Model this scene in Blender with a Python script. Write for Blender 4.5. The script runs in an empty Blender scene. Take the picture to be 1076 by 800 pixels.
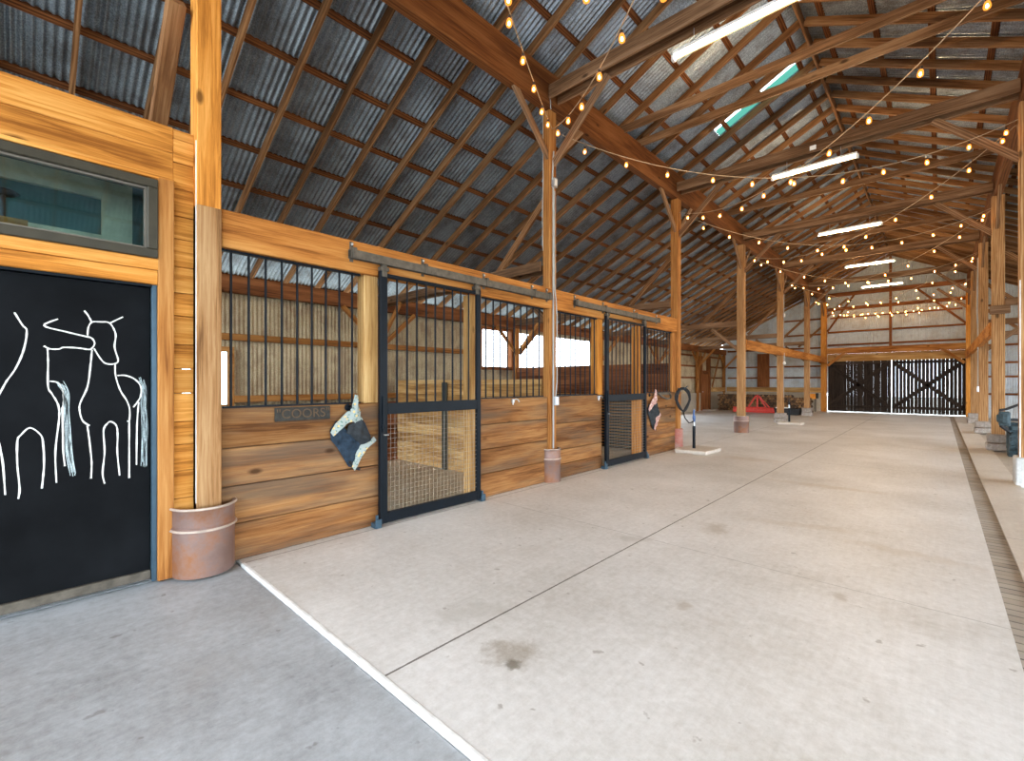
import bpy, math, random
from mathutils import Vector, Matrix
random.seed(7)
COL = bpy.context.scene.collection
R = random.uniform

# ---------------------------------------------------------------- materials
def new_mat(name):
    m = bpy.data.materials.new(name); m.use_nodes = True
    nt = m.node_tree; nt.nodes.clear()
    out = nt.nodes.new('ShaderNodeOutputMaterial')
    b = nt.nodes.new('ShaderNodeBsdfPrincipled')
    nt.links.new(b.outputs[0], out.inputs[0])
    return m, nt, b, out

def N(nt, t, **kw):
    n = nt.nodes.new(t)
    for k, v in kw.items():
        if k in n.inputs: n.inputs[k].default_value = v
        else: setattr(n, k, v)
    return n

def mathn(nt, op, a, b=None, clamp=False):
    n = nt.nodes.new('ShaderNodeMath'); n.operation = op; n.use_clamp = clamp
    for i, v in enumerate((a, b)):
        if v is None: continue
        if isinstance(v, (int, float)): n.inputs[i].default_value = v
        else: nt.links.new(v, n.inputs[i])
    return n.outputs[0]

def mixc(nt, fac, a, b, mode='MIX'):
    n = nt.nodes.new('ShaderNodeMix'); n.data_type = 'RGBA'; n.blend_type = mode
    if isinstance(fac, (int, float)): n.inputs[0].default_value = fac
    else: nt.links.new(fac, n.inputs[0])
    for i, v in ((6, a), (7, b)):
        if isinstance(v, tuple): n.inputs[i].default_value = (*v[:3], 1)
        else: nt.links.new(v, n.inputs[i])
    return n.outputs[2]

def ramp(nt, fac, stops):
    n = nt.nodes.new('ShaderNodeValToRGB')
    el = n.color_ramp.elements
    while len(el) < len(stops): el.new(0.5)
    for e, (p, c) in zip(el, stops):
        e.position = p; e.color = (*c[:3], 1) if isinstance(c, tuple) else (c, c, c, 1)
    nt.links.new(fac, n.inputs[0])
    return n.outputs[0]

def objcoord(nt, jitter=True):
    tc = nt.nodes.new('ShaderNodeTexCoord')
    if not jitter: return tc.outputs['Object']
    oi = nt.nodes.new('ShaderNodeObjectInfo')
    at = nt.nodes.new('ShaderNodeAttribute'); at.attribute_name = 'bid'
    s = mathn(nt, 'ADD', mathn(nt, 'MULTIPLY', oi.outputs['Random'], 37.0), mathn(nt, 'MULTIPLY', at.outputs['Fac'], 53.0))
    v = nt.nodes.new('ShaderNodeVectorMath'); v.operation = 'ADD'
    nt.links.new(tc.outputs['Object'], v.inputs[0]); nt.links.new(s, v.inputs[1])
    return v.outputs[0]

def wood(name, dark, mid, light, axis=0, rough=0.75, knots=True, vary=0.35, bump=0.35, grey=None):
    m, nt, b, out = new_mat(name)
    co = objcoord(nt)
    mp = nt.nodes.new('ShaderNodeMapping')
    sc = [22.0] * 3; sc[axis] = 0.9
    mp.inputs['Scale'].default_value = sc
    nt.links.new(co, mp.inputs[0])
    n1 = N(nt, 'ShaderNodeTexNoise', Scale=2.2, Detail=7.0, Roughness=0.66, Distortion=0.5)
    nt.links.new(mp.outputs[0], n1.inputs['Vector'])
    mp2 = nt.nodes.new('ShaderNodeMapping')
    s2 = [3.4] * 3; s2[axis] = 0.42
    mp2.inputs['Scale'].default_value = s2
    nt.links.new(co, mp2.inputs[0])
    n2 = N(nt, 'ShaderNodeTexNoise', Scale=1.0, Detail=3.0, Roughness=0.5)
    nt.links.new(mp2.outputs[0], n2.inputs['Vector'])
    # cathedral grain rings
    wv = N(nt, 'ShaderNodeTexWave', Scale=2.6, Distortion=7.0, Detail=2.0); wv.bands_direction = 'Y' if axis == 0 else 'X'
    wv.inputs['Detail Scale'].default_value = 0.6
    nt.links.new(mp2.outputs[0], wv.inputs['Vector'])
    g = mathn(nt, 'ADD', mathn(nt, 'MULTIPLY', n1.outputs['Fac'], 0.66), mathn(nt, 'MULTIPLY', wv.outputs['Fac'], 0.16))
    g = mathn(nt, 'ADD', g, mathn(nt, 'MULTIPLY', n2.outputs['Fac'], 0.26))
    c = ramp(nt, g, [(0.38, dark), (0.53, mid), (0.70, light)])
    oi = nt.nodes.new('ShaderNodeObjectInfo')
    at = nt.nodes.new('ShaderNodeAttribute'); at.attribute_name = 'bid'
    rnd = mathn(nt, 'FRACT', mathn(nt, 'ADD', oi.outputs['Random'], mathn(nt, 'MULTIPLY', at.outputs['Fac'], 7.31)))
    val = mathn(nt, 'ADD', mathn(nt, 'MULTIPLY', rnd, vary), 1.0 - vary / 2)
    hs = nt.nodes.new('ShaderNodeHueSaturation')
    nt.links.new(c, hs.inputs['Color']); nt.links.new(val, hs.inputs['Value'])
    c = hs.outputs[0]
    if grey:
        n3 = N(nt, 'ShaderNodeTexNoise', Scale=1.3, Detail=5.0, Roughness=0.6)
        nt.links.new(mp2.outputs[0], n3.inputs['Vector'])
        f = ramp(nt, n3.outputs['Fac'], [(0.45, 0.0), (0.66, 0.75)])
        c = mixc(nt, f, c, grey)
    if knots:
        mk = nt.nodes.new('ShaderNodeMapping')
        sk = [3.2] * 3; sk[axis] = 1.5
        mk.inputs['Scale'].default_value = sk
        nt.links.new(co, mk.inputs[0])
        vo = N(nt, 'ShaderNodeTexVoronoi', Scale=1.0)
        nt.links.new(mk.outputs[0], vo.inputs['Vector'])
        f = ramp(nt, vo.outputs['Distance'], [(0.05, 0.8), (0.11, 0.0)])
        c = mixc(nt, f, c, tuple(x * 0.3 for x in dark))
    nt.links.new(c, b.inputs['Base Color'])
    b.inputs['Roughness'].default_value = rough
    b.inputs['Specular IOR Level'].default_value = 0.12
    bp = N(nt, 'ShaderNodeBump', Strength=bump, Distance=0.01)
    nt.links.new(n1.outputs['Fac'], bp.inputs['Height']); nt.links.new(bp.outputs[0], b.inputs['Normal'])
    return m

def plain(name, col, rough=0.5, metal=0.0, noise=0.12, scale=8.0, bump=0.0, spec=0.3):
    m, nt, b, out = new_mat(name); b.inputs['Specular IOR Level'].default_value = spec
    co = objcoord(nt, False)
    n = N(nt, 'ShaderNodeTexNoise', Scale=scale, Detail=4.0, Roughness=0.6)
    nt.links.new(co, n.inputs['Vector'])
    lo = tuple(x * (1 - noise) for x in col); hi = tuple(min(1, x * (1 + noise)) for x in col)
    c = ramp(nt, n.outputs['Fac'], [(0.3, lo), (0.7, hi)])
    nt.links.new(c, b.inputs['Base Color'])
    b.inputs['Roughness'].default_value = rough; b.inputs['Metallic'].default_value = metal
    if bump:
        bp = N(nt, 'ShaderNodeBump', Strength=bump, Distance=0.01)
        nt.links.new(n.outputs['Fac'], bp.inputs['Height']); nt.links.new(bp.outputs[0], b.inputs['Normal'])
    return m

def galv(name, c1, c2, rust=None, rough=0.5, metal=0.35, spang=0.5, amount=0.5):
    m, nt, b, out = new_mat(name)
    co = objcoord(nt, False)
    v = N(nt, 'ShaderNodeTexVoronoi', Scale=60.0); nt.links.new(co, v.inputs['Vector'])
    n = N(nt, 'ShaderNodeTexNoise', Scale=1.2, Detail=6.0, Roughness=0.65); nt.links.new(co, n.inputs['Vector'])
    f = mathn(nt, 'ADD', mathn(nt, 'MULTIPLY', n.outputs['Fac'], 1.0 - spang * .5), mathn(nt, 'MULTIPLY', v.outputs['Distance'], spang))
    c = ramp(nt, f, [(0.35, c1), (0.75, c2)])
    if rust:
        n2 = N(nt, 'ShaderNodeTexNoise', Scale=2.3, Detail=7.0, Roughness=0.7); nt.links.new(co, n2.inputs['Vector'])
        fr = ramp(nt, n2.outputs['Fac'], [(0.47, 0.0), (0.62, amount)])
        c = mixc(nt, fr, c, rust)
    nt.links.new(c, b.inputs['Base Color'])
    b.inputs['Roughness'].default_value = rough; b.inputs['Metallic'].default_value = metal
    return m

def emit(name, col, s):
    m, nt, b, out = new_mat(name)
    nt.nodes.remove(b)
    e = N(nt, 'ShaderNodeEmission', Strength=s); e.inputs[0].default_value = (*col, 1)
    nt.links.new(e.outputs[0], out.inputs[0])
    return m

def concrete(name, base, dark, light, stain, blobs=(), joints_x=(), joints_y=(), stain_amt=0.6):
    m, nt, b, out = new_mat(name)
    tc = nt.nodes.new('ShaderNodeTexCoord'); co = tc.outputs['Object']
    n1 = N(nt, 'ShaderNodeTexNoise', Scale=0.55, Detail=8.0, Roughness=0.62); nt.links.new(co, n1.inputs['Vector'])
    n2 = N(nt, 'ShaderNodeTexNoise', Scale=17.0, Detail=8.0, Roughness=0.78); nt.links.new(co, n2.inputs['Vector'])
    mp = nt.nodes.new('ShaderNodeMapping'); mp.inputs['Scale'].default_value = (14, 1.6, 1); mp.inputs['Rotation'].default_value = (0, 0, 1.45)
    nt.links.new(co, mp.inputs[0])
    n3 = N(nt, 'ShaderNodeTexNoise', Scale=2.0, Detail=5.0, Roughness=0.7); nt.links.new(mp.outputs[0], n3.inputs['Vector'])
    f = mathn(nt, 'ADD', mathn(nt, 'MULTIPLY', n1.outputs['Fac'], 0.5), mathn(nt, 'MULTIPLY', n2.outputs['Fac'], 0.37))
    f = mathn(nt, 'ADD', f, mathn(nt, 'MULTIPLY', n3.outputs['Fac'], 0.13))
    c = ramp(nt, f, [(0.40, dark), (0.5, base), (0.60, light)])
    n4 = N(nt, 'ShaderNodeTexNoise', Scale=0.8, Detail=6.0, Roughness=0.72, Distortion=0.6)
    mp4 = nt.nodes.new('ShaderNodeMapping'); mp4.inputs['Location'].default_value = (5, 3, 0); nt.links.new(co, mp4.inputs[0]); nt.links.new(mp4.outputs[0], n4.inputs['Vector'])
    fs = ramp(nt, n4.outputs['Fac'], [(0.55, 0.0), (0.75, stain_amt)])
    c = mixc(nt, fs, c, stain)
    # specks of dirt
    n5 = N(nt, 'ShaderNodeTexNoise', Scale=9.0, Detail=3.0, Roughness=0.5); nt.links.new(co, n5.inputs['Vector'])
    c = mixc(nt, ramp(nt, n5.outputs['Fac'], [(0.69, 0.0), (0.73, 0.55)]), c, tuple(x * 0.55 for x in stain))
    sep = nt.nodes.new('ShaderNodeSeparateXYZ'); nt.links.new(co, sep.inputs[0])
    X, Y = sep.outputs[0], sep.outputs[1]
    n6 = N(nt, 'ShaderNodeTexNoise', Scale=6.0, Detail=6.0, Roughness=0.75); nt.links.new(co, n6.inputs['Vector'])
    for (bx, by, rx, ry, rot, amt, col) in blobs:
        dx = mathn(nt, 'SUBTRACT', X, bx); dy = mathn(nt, 'SUBTRACT', Y, by)
        ca, sa = math.cos(rot), math.sin(rot)
        u = mathn(nt, 'ADD', mathn(nt, 'MULTIPLY', dx, ca / rx), mathn(nt, 'MULTIPLY', dy, sa / rx))
        w = mathn(nt, 'ADD', mathn(nt, 'MULTIPLY', dx, -sa / ry), mathn(nt, 'MULTIPLY', dy, ca / ry))
        d = mathn(nt, 'SQRT', mathn(nt, 'ADD', mathn(nt, 'MULTIPLY', u, u), mathn(nt, 'MULTIPLY', w, w)))
        d = mathn(nt, 'ADD', d, mathn(nt, 'MULTIPLY', mathn(nt, 'SUBTRACT', n6.outputs['Fac'], 0.5), 2.6))
        k = ramp(nt, d, [(0.35, amt), (1.0, 0.0)])
        c = mixc(nt, k, c, col)
    for ax, L in ((X, joints_x), (Y, joints_y)):
        for (p, wd, amt) in L:
            d = mathn(nt, 'ABSOLUTE', mathn(nt, 'SUBTRACT', ax, p))
            d = mathn(nt, 'ADD', d, mathn(nt, 'MULTIPLY', mathn(nt, 'SUBTRACT', n2.outputs['Fac'], 0.5), wd * 1.2))
            k = mathn(nt, 'MULTIPLY', mathn(nt, 'LESS_THAN', d, wd), amt)
            c = mixc(nt, k, c, (0.09, 0.075, 0.06))
    nt.links.new(c, b.inputs['Base Color'])
    b.inputs['Roughness'].default_value = 0.5
    b.inputs['Specular IOR Level'].default_value = 0.5
    bp = N(nt, 'ShaderNodeBump', Strength=0.18, Distance=0.01)
    nt.links.new(n2.outputs['Fac'], bp.inputs['Height']); nt.links.new(bp.outputs[0], b.inputs['Normal'])
    return m

def pavers(name):
    m, nt, b, out = new_mat(name)
    tc = nt.nodes.new('ShaderNodeTexCoord'); co = tc.outputs['Object']
    br = N(nt, 'ShaderNodeTexBrick', Scale=1.0); br.offset = 0.0
    br.inputs['Brick Width'].default_value = 0.5; br.inputs['Row Height'].default_value = 0.11; br.inputs['Mortar Size'].default_value = 0.008
    br.inputs['Color1'].default_value = (0.25, 0.205, 0.165, 1); br.inputs['Color2'].default_value = (0.37, 0.32, 0.27, 1); br.inputs['Mortar'].default_value = (0.08, 0.065, 0.05, 1)
    nt.links.new(co, br.inputs['Vector'])
    n = N(nt, 'ShaderNodeTexNoise', Scale=5.0, Detail=6.0); nt.links.new(co, n.inputs['Vector'])
    c = mixc(nt, ramp(nt, n.outputs['Fac'], [(0.4, 0.0), (0.7, 0.5)]), br.outputs['Color'], (0.42, 0.35, 0.26))
    nt.links.new(c, b.inputs['Base Color']); b.inputs['Roughness'].default_value = 0.85
    bp = N(nt, 'ShaderNodeBump', Strength=0.5, Distance=0.02); nt.links.new(br.outputs['Fac'], bp.inputs['Height']); bp.invert = True
    nt.links.new(bp.outputs[0], b.inputs['Normal'])
    return m

def glass(name, tint, alpha=0.35, rough=0.02):
    m, nt, b, out = new_mat(name)
    nt.nodes.remove(b)
    g = N(nt, 'ShaderNodeBsdfGlossy', Roughness=rough); g.inputs[0].default_value = (0.9, 0.95, 1, 1)
    t = nt.nodes.new('ShaderNodeBsdfTransparent'); t.inputs[0].default_value = (*tint, 1)
    fr = N(nt, 'ShaderNodeFresnel', IOR=1.5)
    f = mathn(nt, 'ADD', mathn(nt, 'MULTIPLY', fr.outputs[0], 1.0), alpha, clamp=True)
    mx = nt.nodes.new('ShaderNodeMixShader')
    nt.links.new(f, mx.inputs[0]); nt.links.new(t.outputs[0], mx.inputs[1]); nt.links.new(g.outputs[0], mx.inputs[2])
    nt.links.new(mx.outputs[0], out.inputs[0])
    return m

def bulb_shell(name, col=(1.0, 0.32, 0.045), s=2.3):
    m, nt, b, out = new_mat(name)
    nt.nodes.remove(b)
    e = N(nt, 'ShaderNodeEmission', Strength=s); e.inputs[0].default_value = (*col, 1)
    t = nt.nodes.new('ShaderNodeBsdfTransparent'); t.inputs[0].default_value = (1, 0.8, 0.55, 1)
    mx = nt.nodes.new('ShaderNodeMixShader'); mx.inputs[0].default_value = 0.5
    nt.links.new(t.outputs[0], mx.inputs[1]); nt.links.new(e.outputs[0], mx.inputs[2])
    nt.links.new(mx.outputs[0], out.inputs[0])
    return m

def translucent(name, col):
    m, nt, b, out = new_mat(name)
    nt.nodes.remove(b)
    d = nt.nodes.new('ShaderNodeBsdfTranslucent'); d.inputs[0].default_value = (*col, 1)
    t = nt.nodes.new('ShaderNodeBsdfTransparent'); t.inputs[0].default_value = (*col, 1)
    mx = nt.nodes.new('ShaderNodeMixShader'); mx.inputs[0].default_value = 0.5
    nt.links.new(t.outputs[0], mx.inputs[1]); nt.links.new(d.outputs[0], mx.inputs[2])
    nt.links.new(mx.outputs[0], out.inputs[0])
    return m

WOODS = {
    'gold': ((0.27, 0.09, 0.014), (0.55, 0.215, 0.036), (0.72, 0.35, 0.09)),
    'header': ((0.22, 0.075, 0.016), (0.45, 0.17, 0.036), (0.58, 0.27, 0.075)),
    'beam': ((0.17, 0.058, 0.014), (0.36, 0.145, 0.036), (0.48, 0.235, 0.075)),
    'post': ((0.17, 0.08, 0.03), (0.36, 0.185, 0.075), (0.52, 0.32, 0.155)),
    'stall': ((0.11, 0.042, 0.014), (0.25, 0.107, 0.034), (0.38, 0.195, 0.075)),
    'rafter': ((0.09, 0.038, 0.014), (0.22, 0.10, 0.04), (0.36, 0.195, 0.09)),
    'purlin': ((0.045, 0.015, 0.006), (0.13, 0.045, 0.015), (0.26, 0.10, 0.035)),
    'red': ((0.07, 0.022, 0.008), (0.20, 0.068, 0.022), (0.32, 0.125, 0.045)),
    'tie': ((0.085, 0.042, 0.019), (0.195, 0.105, 0.054), (0.33, 0.205, 0.12)),
    'plank': ((0.27, 0.13, 0.04), (0.52, 0.29, 0.10), (0.70, 0.47, 0.21)),
    'plate': ((0.07, 0.022, 0.007), (0.145, 0.05, 0.014), (0.21, 0.082, 0.027)),
    'dark': ((0.008, 0.005, 0.004), (0.022, 0.015, 0.011), (0.05, 0.035, 0.026)),
}
_mc = {}
def W(kind, axis=0, **kw):
    k = (kind, axis, tuple(sorted(kw.items())))
    if k not in _mc:
        _mc[k] = wood(f'{kind}_wood_{"xyz"[axis]}', *WOODS[kind], axis=axis, **kw)
    return _mc[k]

STAIN = (0.22, 0.16, 0.1)
M = {
    'floor': concrete('pale_concrete', (0.62, 0.60, 0.575), (0.50, 0.475, 0.44), (0.74, 0.725, 0.71), (0.42, 0.36, 0.29),
        blobs=[(-1.74, 1.86, 0.20, 0.15, 0.5, 0.6, (0.26, 0.21, 0.15)), (-1.66, 1.78, 0.05, 0.05, 0, 0.7, (0.12, 0.1, 0.07)),
               (-2.25, 2.0, 0.38, 0.17, 1.2, 0.4, (0.40, 0.38, 0.34)), (-1.68, 4.85, 0.14, 0.26, 0.2, 0.5, (0.33, 0.27, 0.2)),
               (-1.0, 5.6, 0.7, 0.12, 0.3, 0.3, (0.42, 0.34, 0.25)), (-1.26, 3.05, 0.06, 0.09, 0.3, 0.5, (0.33, 0.27, 0.2)),
               (-0.5, 3.9, 0.05, 0.09, 0.3, 0.5, (0.3, 0.24, 0.18)), (-1.2, 7.9, 0.9, 0.16, 0.05, 0.35, (0.45, 0.36, 0.26)),
               (-0.2, 5.3, 0.6, 0.13, -0.1, 0.3, (0.45, 0.37, 0.28)), (-2.7, 9.7, 0.7, 0.3, 0.0, 0.35, (0.45, 0.35, 0.25)),
               (-2.15, 4.0, 0.18, 0.12, 0.5, 0.4, (0.38, 0.35, 0.31))],
        joints_x=[(-2.07, 0.007, 0.9), (-4.22, 0.008, 0.6)], joints_y=[(4.1, 0.004, 0.5), (10.2, 0.006, 0.6), (16.2, 0.008, 0.6), (22.0, 0.01, 0.6)], stain_amt=0.3),
    'apron': concrete('grey_concrete', (0.34, 0.355, 0.37), (0.235, 0.24, 0.24), (0.44, 0.465, 0.49), (0.27, 0.25, 0.225), stain_amt=0.5),
    'side': concrete('dusty_concrete', (0.42, 0.36, 0.29), (0.30, 0.25, 0.19), (0.52, 0.46, 0.38), (0.30, 0.22, 0.14), stain_amt=0.6),
    'curb': concrete('curb_concrete', (0.55, 0.49, 0.42), (0.45, 0.39, 0.33), (0.64, 0.59, 0.52), (0.42, 0.33, 0.23), joints_y=[(3, .006, .6), (6.5, .006, .6), (10.1, .006, .6), (15.3, 0.01, 0.6), (20, 0.01, 0.6)], stain_amt=0.5),
    'stem': concrete('stem_concrete', (0.42, 0.36, 0.27), (0.33, 0.27, 0.2), (0.5, 0.44, 0.35), (0.3, 0.23, 0.15), stain_amt=0.5),
    'straw': concrete('strawy_floor', (0.60, 0.51, 0.38), (0.42, 0.34, 0.23), (0.76, 0.70, 0.6), (0.34, 0.26, 0.16), stain_amt=0.5),
    'block': concrete('white_block', (0.6, 0.62, 0.62), (0.45, 0.46, 0.45), (0.75, 0.78, 0.8), (0.4, 0.4, 0.38), stain_amt=0.4),
    'stone': concrete('footing_stone', (0.30, 0.255, 0.22), (0.16, 0.13, 0.11), (0.46, 0.42, 0.38), (0.2, 0.13, 0.09), stain_amt=0.6),
    'edge': plain('worn_lit_bevel_white', (0.75, 0.75, 0.74), 0.6, noise=0.2, scale=9),  # worn white band; the lit slab bevel is put into its colour
    'paver': pavers('drain_pavers'),
    'ground': plain('gravel_ground', (0.31, 0.31, 0.28), 0.95, noise=0.4, scale=3),
    'roof': galv('roof_sheet', (0.13, 0.15, 0.17), (0.36, 0.42, 0.49), rust=(0.09, 0.065, 0.05), rough=0.38, metal=0.7, amount=0.5),
    'sheet': galv('wall_sheet', (0.31, 0.335, 0.345), (0.54, 0.575, 0.59), rust=(0.33, 0.26, 0.19), rough=0.5, metal=0.15, amount=0.4),
    'oldsheet': galv('aged_sheet', (0.30, 0.225, 0.12), (0.54, 0.43, 0.27), rust=(0.22, 0.13, 0.07), rough=0.6, metal=0.05, amount=0.6),
    'black': plain('black_powder_coat', (0.005, 0.008, 0.012), 0.4, 0.0, noise=0.2, spec=0.12),
    'chalkboard': plain('chalkboard_paint', (0.007, 0.0078, 0.009), 0.6, 0.0, noise=0.35, scale=2.5, spec=0.04),
    'chalk': plain('white_chalk', (0.86, 0.85, 0.8), 0.9, noise=0.2, scale=60),
    'tail': plain('pale_blue_chalk', (0.5, 0.6, 0.62), 0.9, noise=0.3, scale=90),
    'bluemetal': plain('blue_grey_metal', (0.045, 0.085, 0.12), 0.35, 0.3, noise=0.15), 'conduit': plain('dull_conduit', (0.40, 0.40, 0.38), 0.5),
    'bronze': plain('bronze_frame', (0.045, 0.038, 0.024), 0.45, 0.0, noise=0.2), 'bead': plain('bronze_bead', (0.16, 0.14, 0.11), 0.4),
    'steel': plain('galvanised_steel', (0.5, 0.52, 0.54), 0.35, 0.8),
    'wire': plain('wire_steel', (0.30, 0.26, 0.21), 0.5, 0.0),
    'track': plain('weathered_track', (0.11, 0.095, 0.075), 0.6, 0.4, noise=0.4, scale=12),
    'hpost': plain('grey_green_steel', (0.10, 0.115, 0.10), 0.6, 0.3),
    'rust': galv('rusted_barrel', (0.17, 0.10, 0.08), (0.33, 0.235, 0.215), rust=(0.27, 0.10, 0.03), rough=0.5, metal=0.35, spang=0.0, amount=0.85),
    'rim': plain('worn_barrel_rim', (0.55, 0.45, 0.38), 0.5, 0.3, noise=0.3),
    'redrim': plain('red_rim', (0.36, 0.16, 0.12), 0.5),
    'redbarrel': galv('red_barrel', (0.30, 0.06, 0.045), (0.42, 0.16, 0.12), rust=(0.4, 0.3, 0.25), rough=0.6, metal=0.1, amount=0.7),
    'white': plain('white_pvc', (0.78, 0.78, 0.76), 0.4),
    'rubber': plain('black_rubber', (0.02, 0.022, 0.025), 0.6),
    'tyre': plain('dusty_tyre', (0.045, 0.075, 0.09), 0.6, noise=0.4, scale=20),
    'bluepaint': plain('blue_hydrant_paint', (0.08, 0.16, 0.38), 0.4),
    'redpaint': plain('red_implement_paint', (0.72, 0.07, 0.05), 0.4, noise=0.15),
    'orange': plain('orange_panel', (0.85, 0.33, 0.04), 0.5, noise=0.2),
    'meshcloth': plain('navy_mesh_cloth', (0.015, 0.03, 0.05), 0.8, noise=0.5, scale=18, bump=0.4),
    'greycloth': plain('charcoal_mesh_cloth', (0.025, 0.03, 0.035), 0.8, noise=0.4, scale=18, bump=0.4),
    'cord': plain('string_cord', (0.42, 0.31, 0.2), 0.7),
    'socket': plain('dark_socket', (0.05, 0.035, 0.025), 0.5),
    'tube': emit('fluorescent_glow', (1.0, 0.87, 0.68), 1650.0), 'sleeve': bulb_shell('warm_tube_sleeve', (1.0, 0.72, 0.32), 2.6),
    'filament': emit('filament_glow', (1.0, 0.55, 0.2), 150.0),
    'bulb': bulb_shell('amber_bulb_glass'),
    'pane': glass('transom_glass', (0.8, 0.93, 0.93), 0.02),
    'skyl': translucent('green_fibreglass', (0.02, 0.075, 0.055)),
    'skylw': translucent('clear_fibreglass', (0.85, 0.97, 0.95)),
    'tack': plain('tack_room_wall', (0.05, 0.12, 0.125), 0.8),
    'tacktrim': plain('tack_room_trim', (0.6, 0.55, 0.42), 0.7, noise=0.2),
    'white2': plain('fixture_white', (0.8, 0.8, 0.78), 0.5),
}
def floral(name, base, spot, spot2):
    m, nt, b, out = new_mat(name)
    co = objcoord(nt, False)
    v = N(nt, 'ShaderNodeTexVoronoi', Scale=38.0); nt.links.new(co, v.inputs['Vector'])
    v2 = N(nt, 'ShaderNodeTexVoronoi', Scale=24.0); nt.links.new(co, v2.inputs['Vector'])
    c = mixc(nt, ramp(nt, v.outputs['Distance'], [(0.25, 0.9), (0.4, 0.0)]), base, spot)
    c = mixc(nt, ramp(nt, v2.outputs['Distance'], [(0.22, 0.9), (0.32, 0.0)]), c, spot2)
    nt.links.new(c, b.inputs['Base Color']); b.inputs['Roughness'].default_value = 0.85
    return m
M['floral'] = floral('floral_trim', (0.33, 0.38, 0.36), (0.10, 0.2, 0.17), (0.75, 0.5, 0.15))
M['pinktrim'] = floral('pink_trim', (0.5, 0.3, 0.26), (0.3, 0.1, 0.1), (0.85, 0.75, 0.7))

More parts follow.
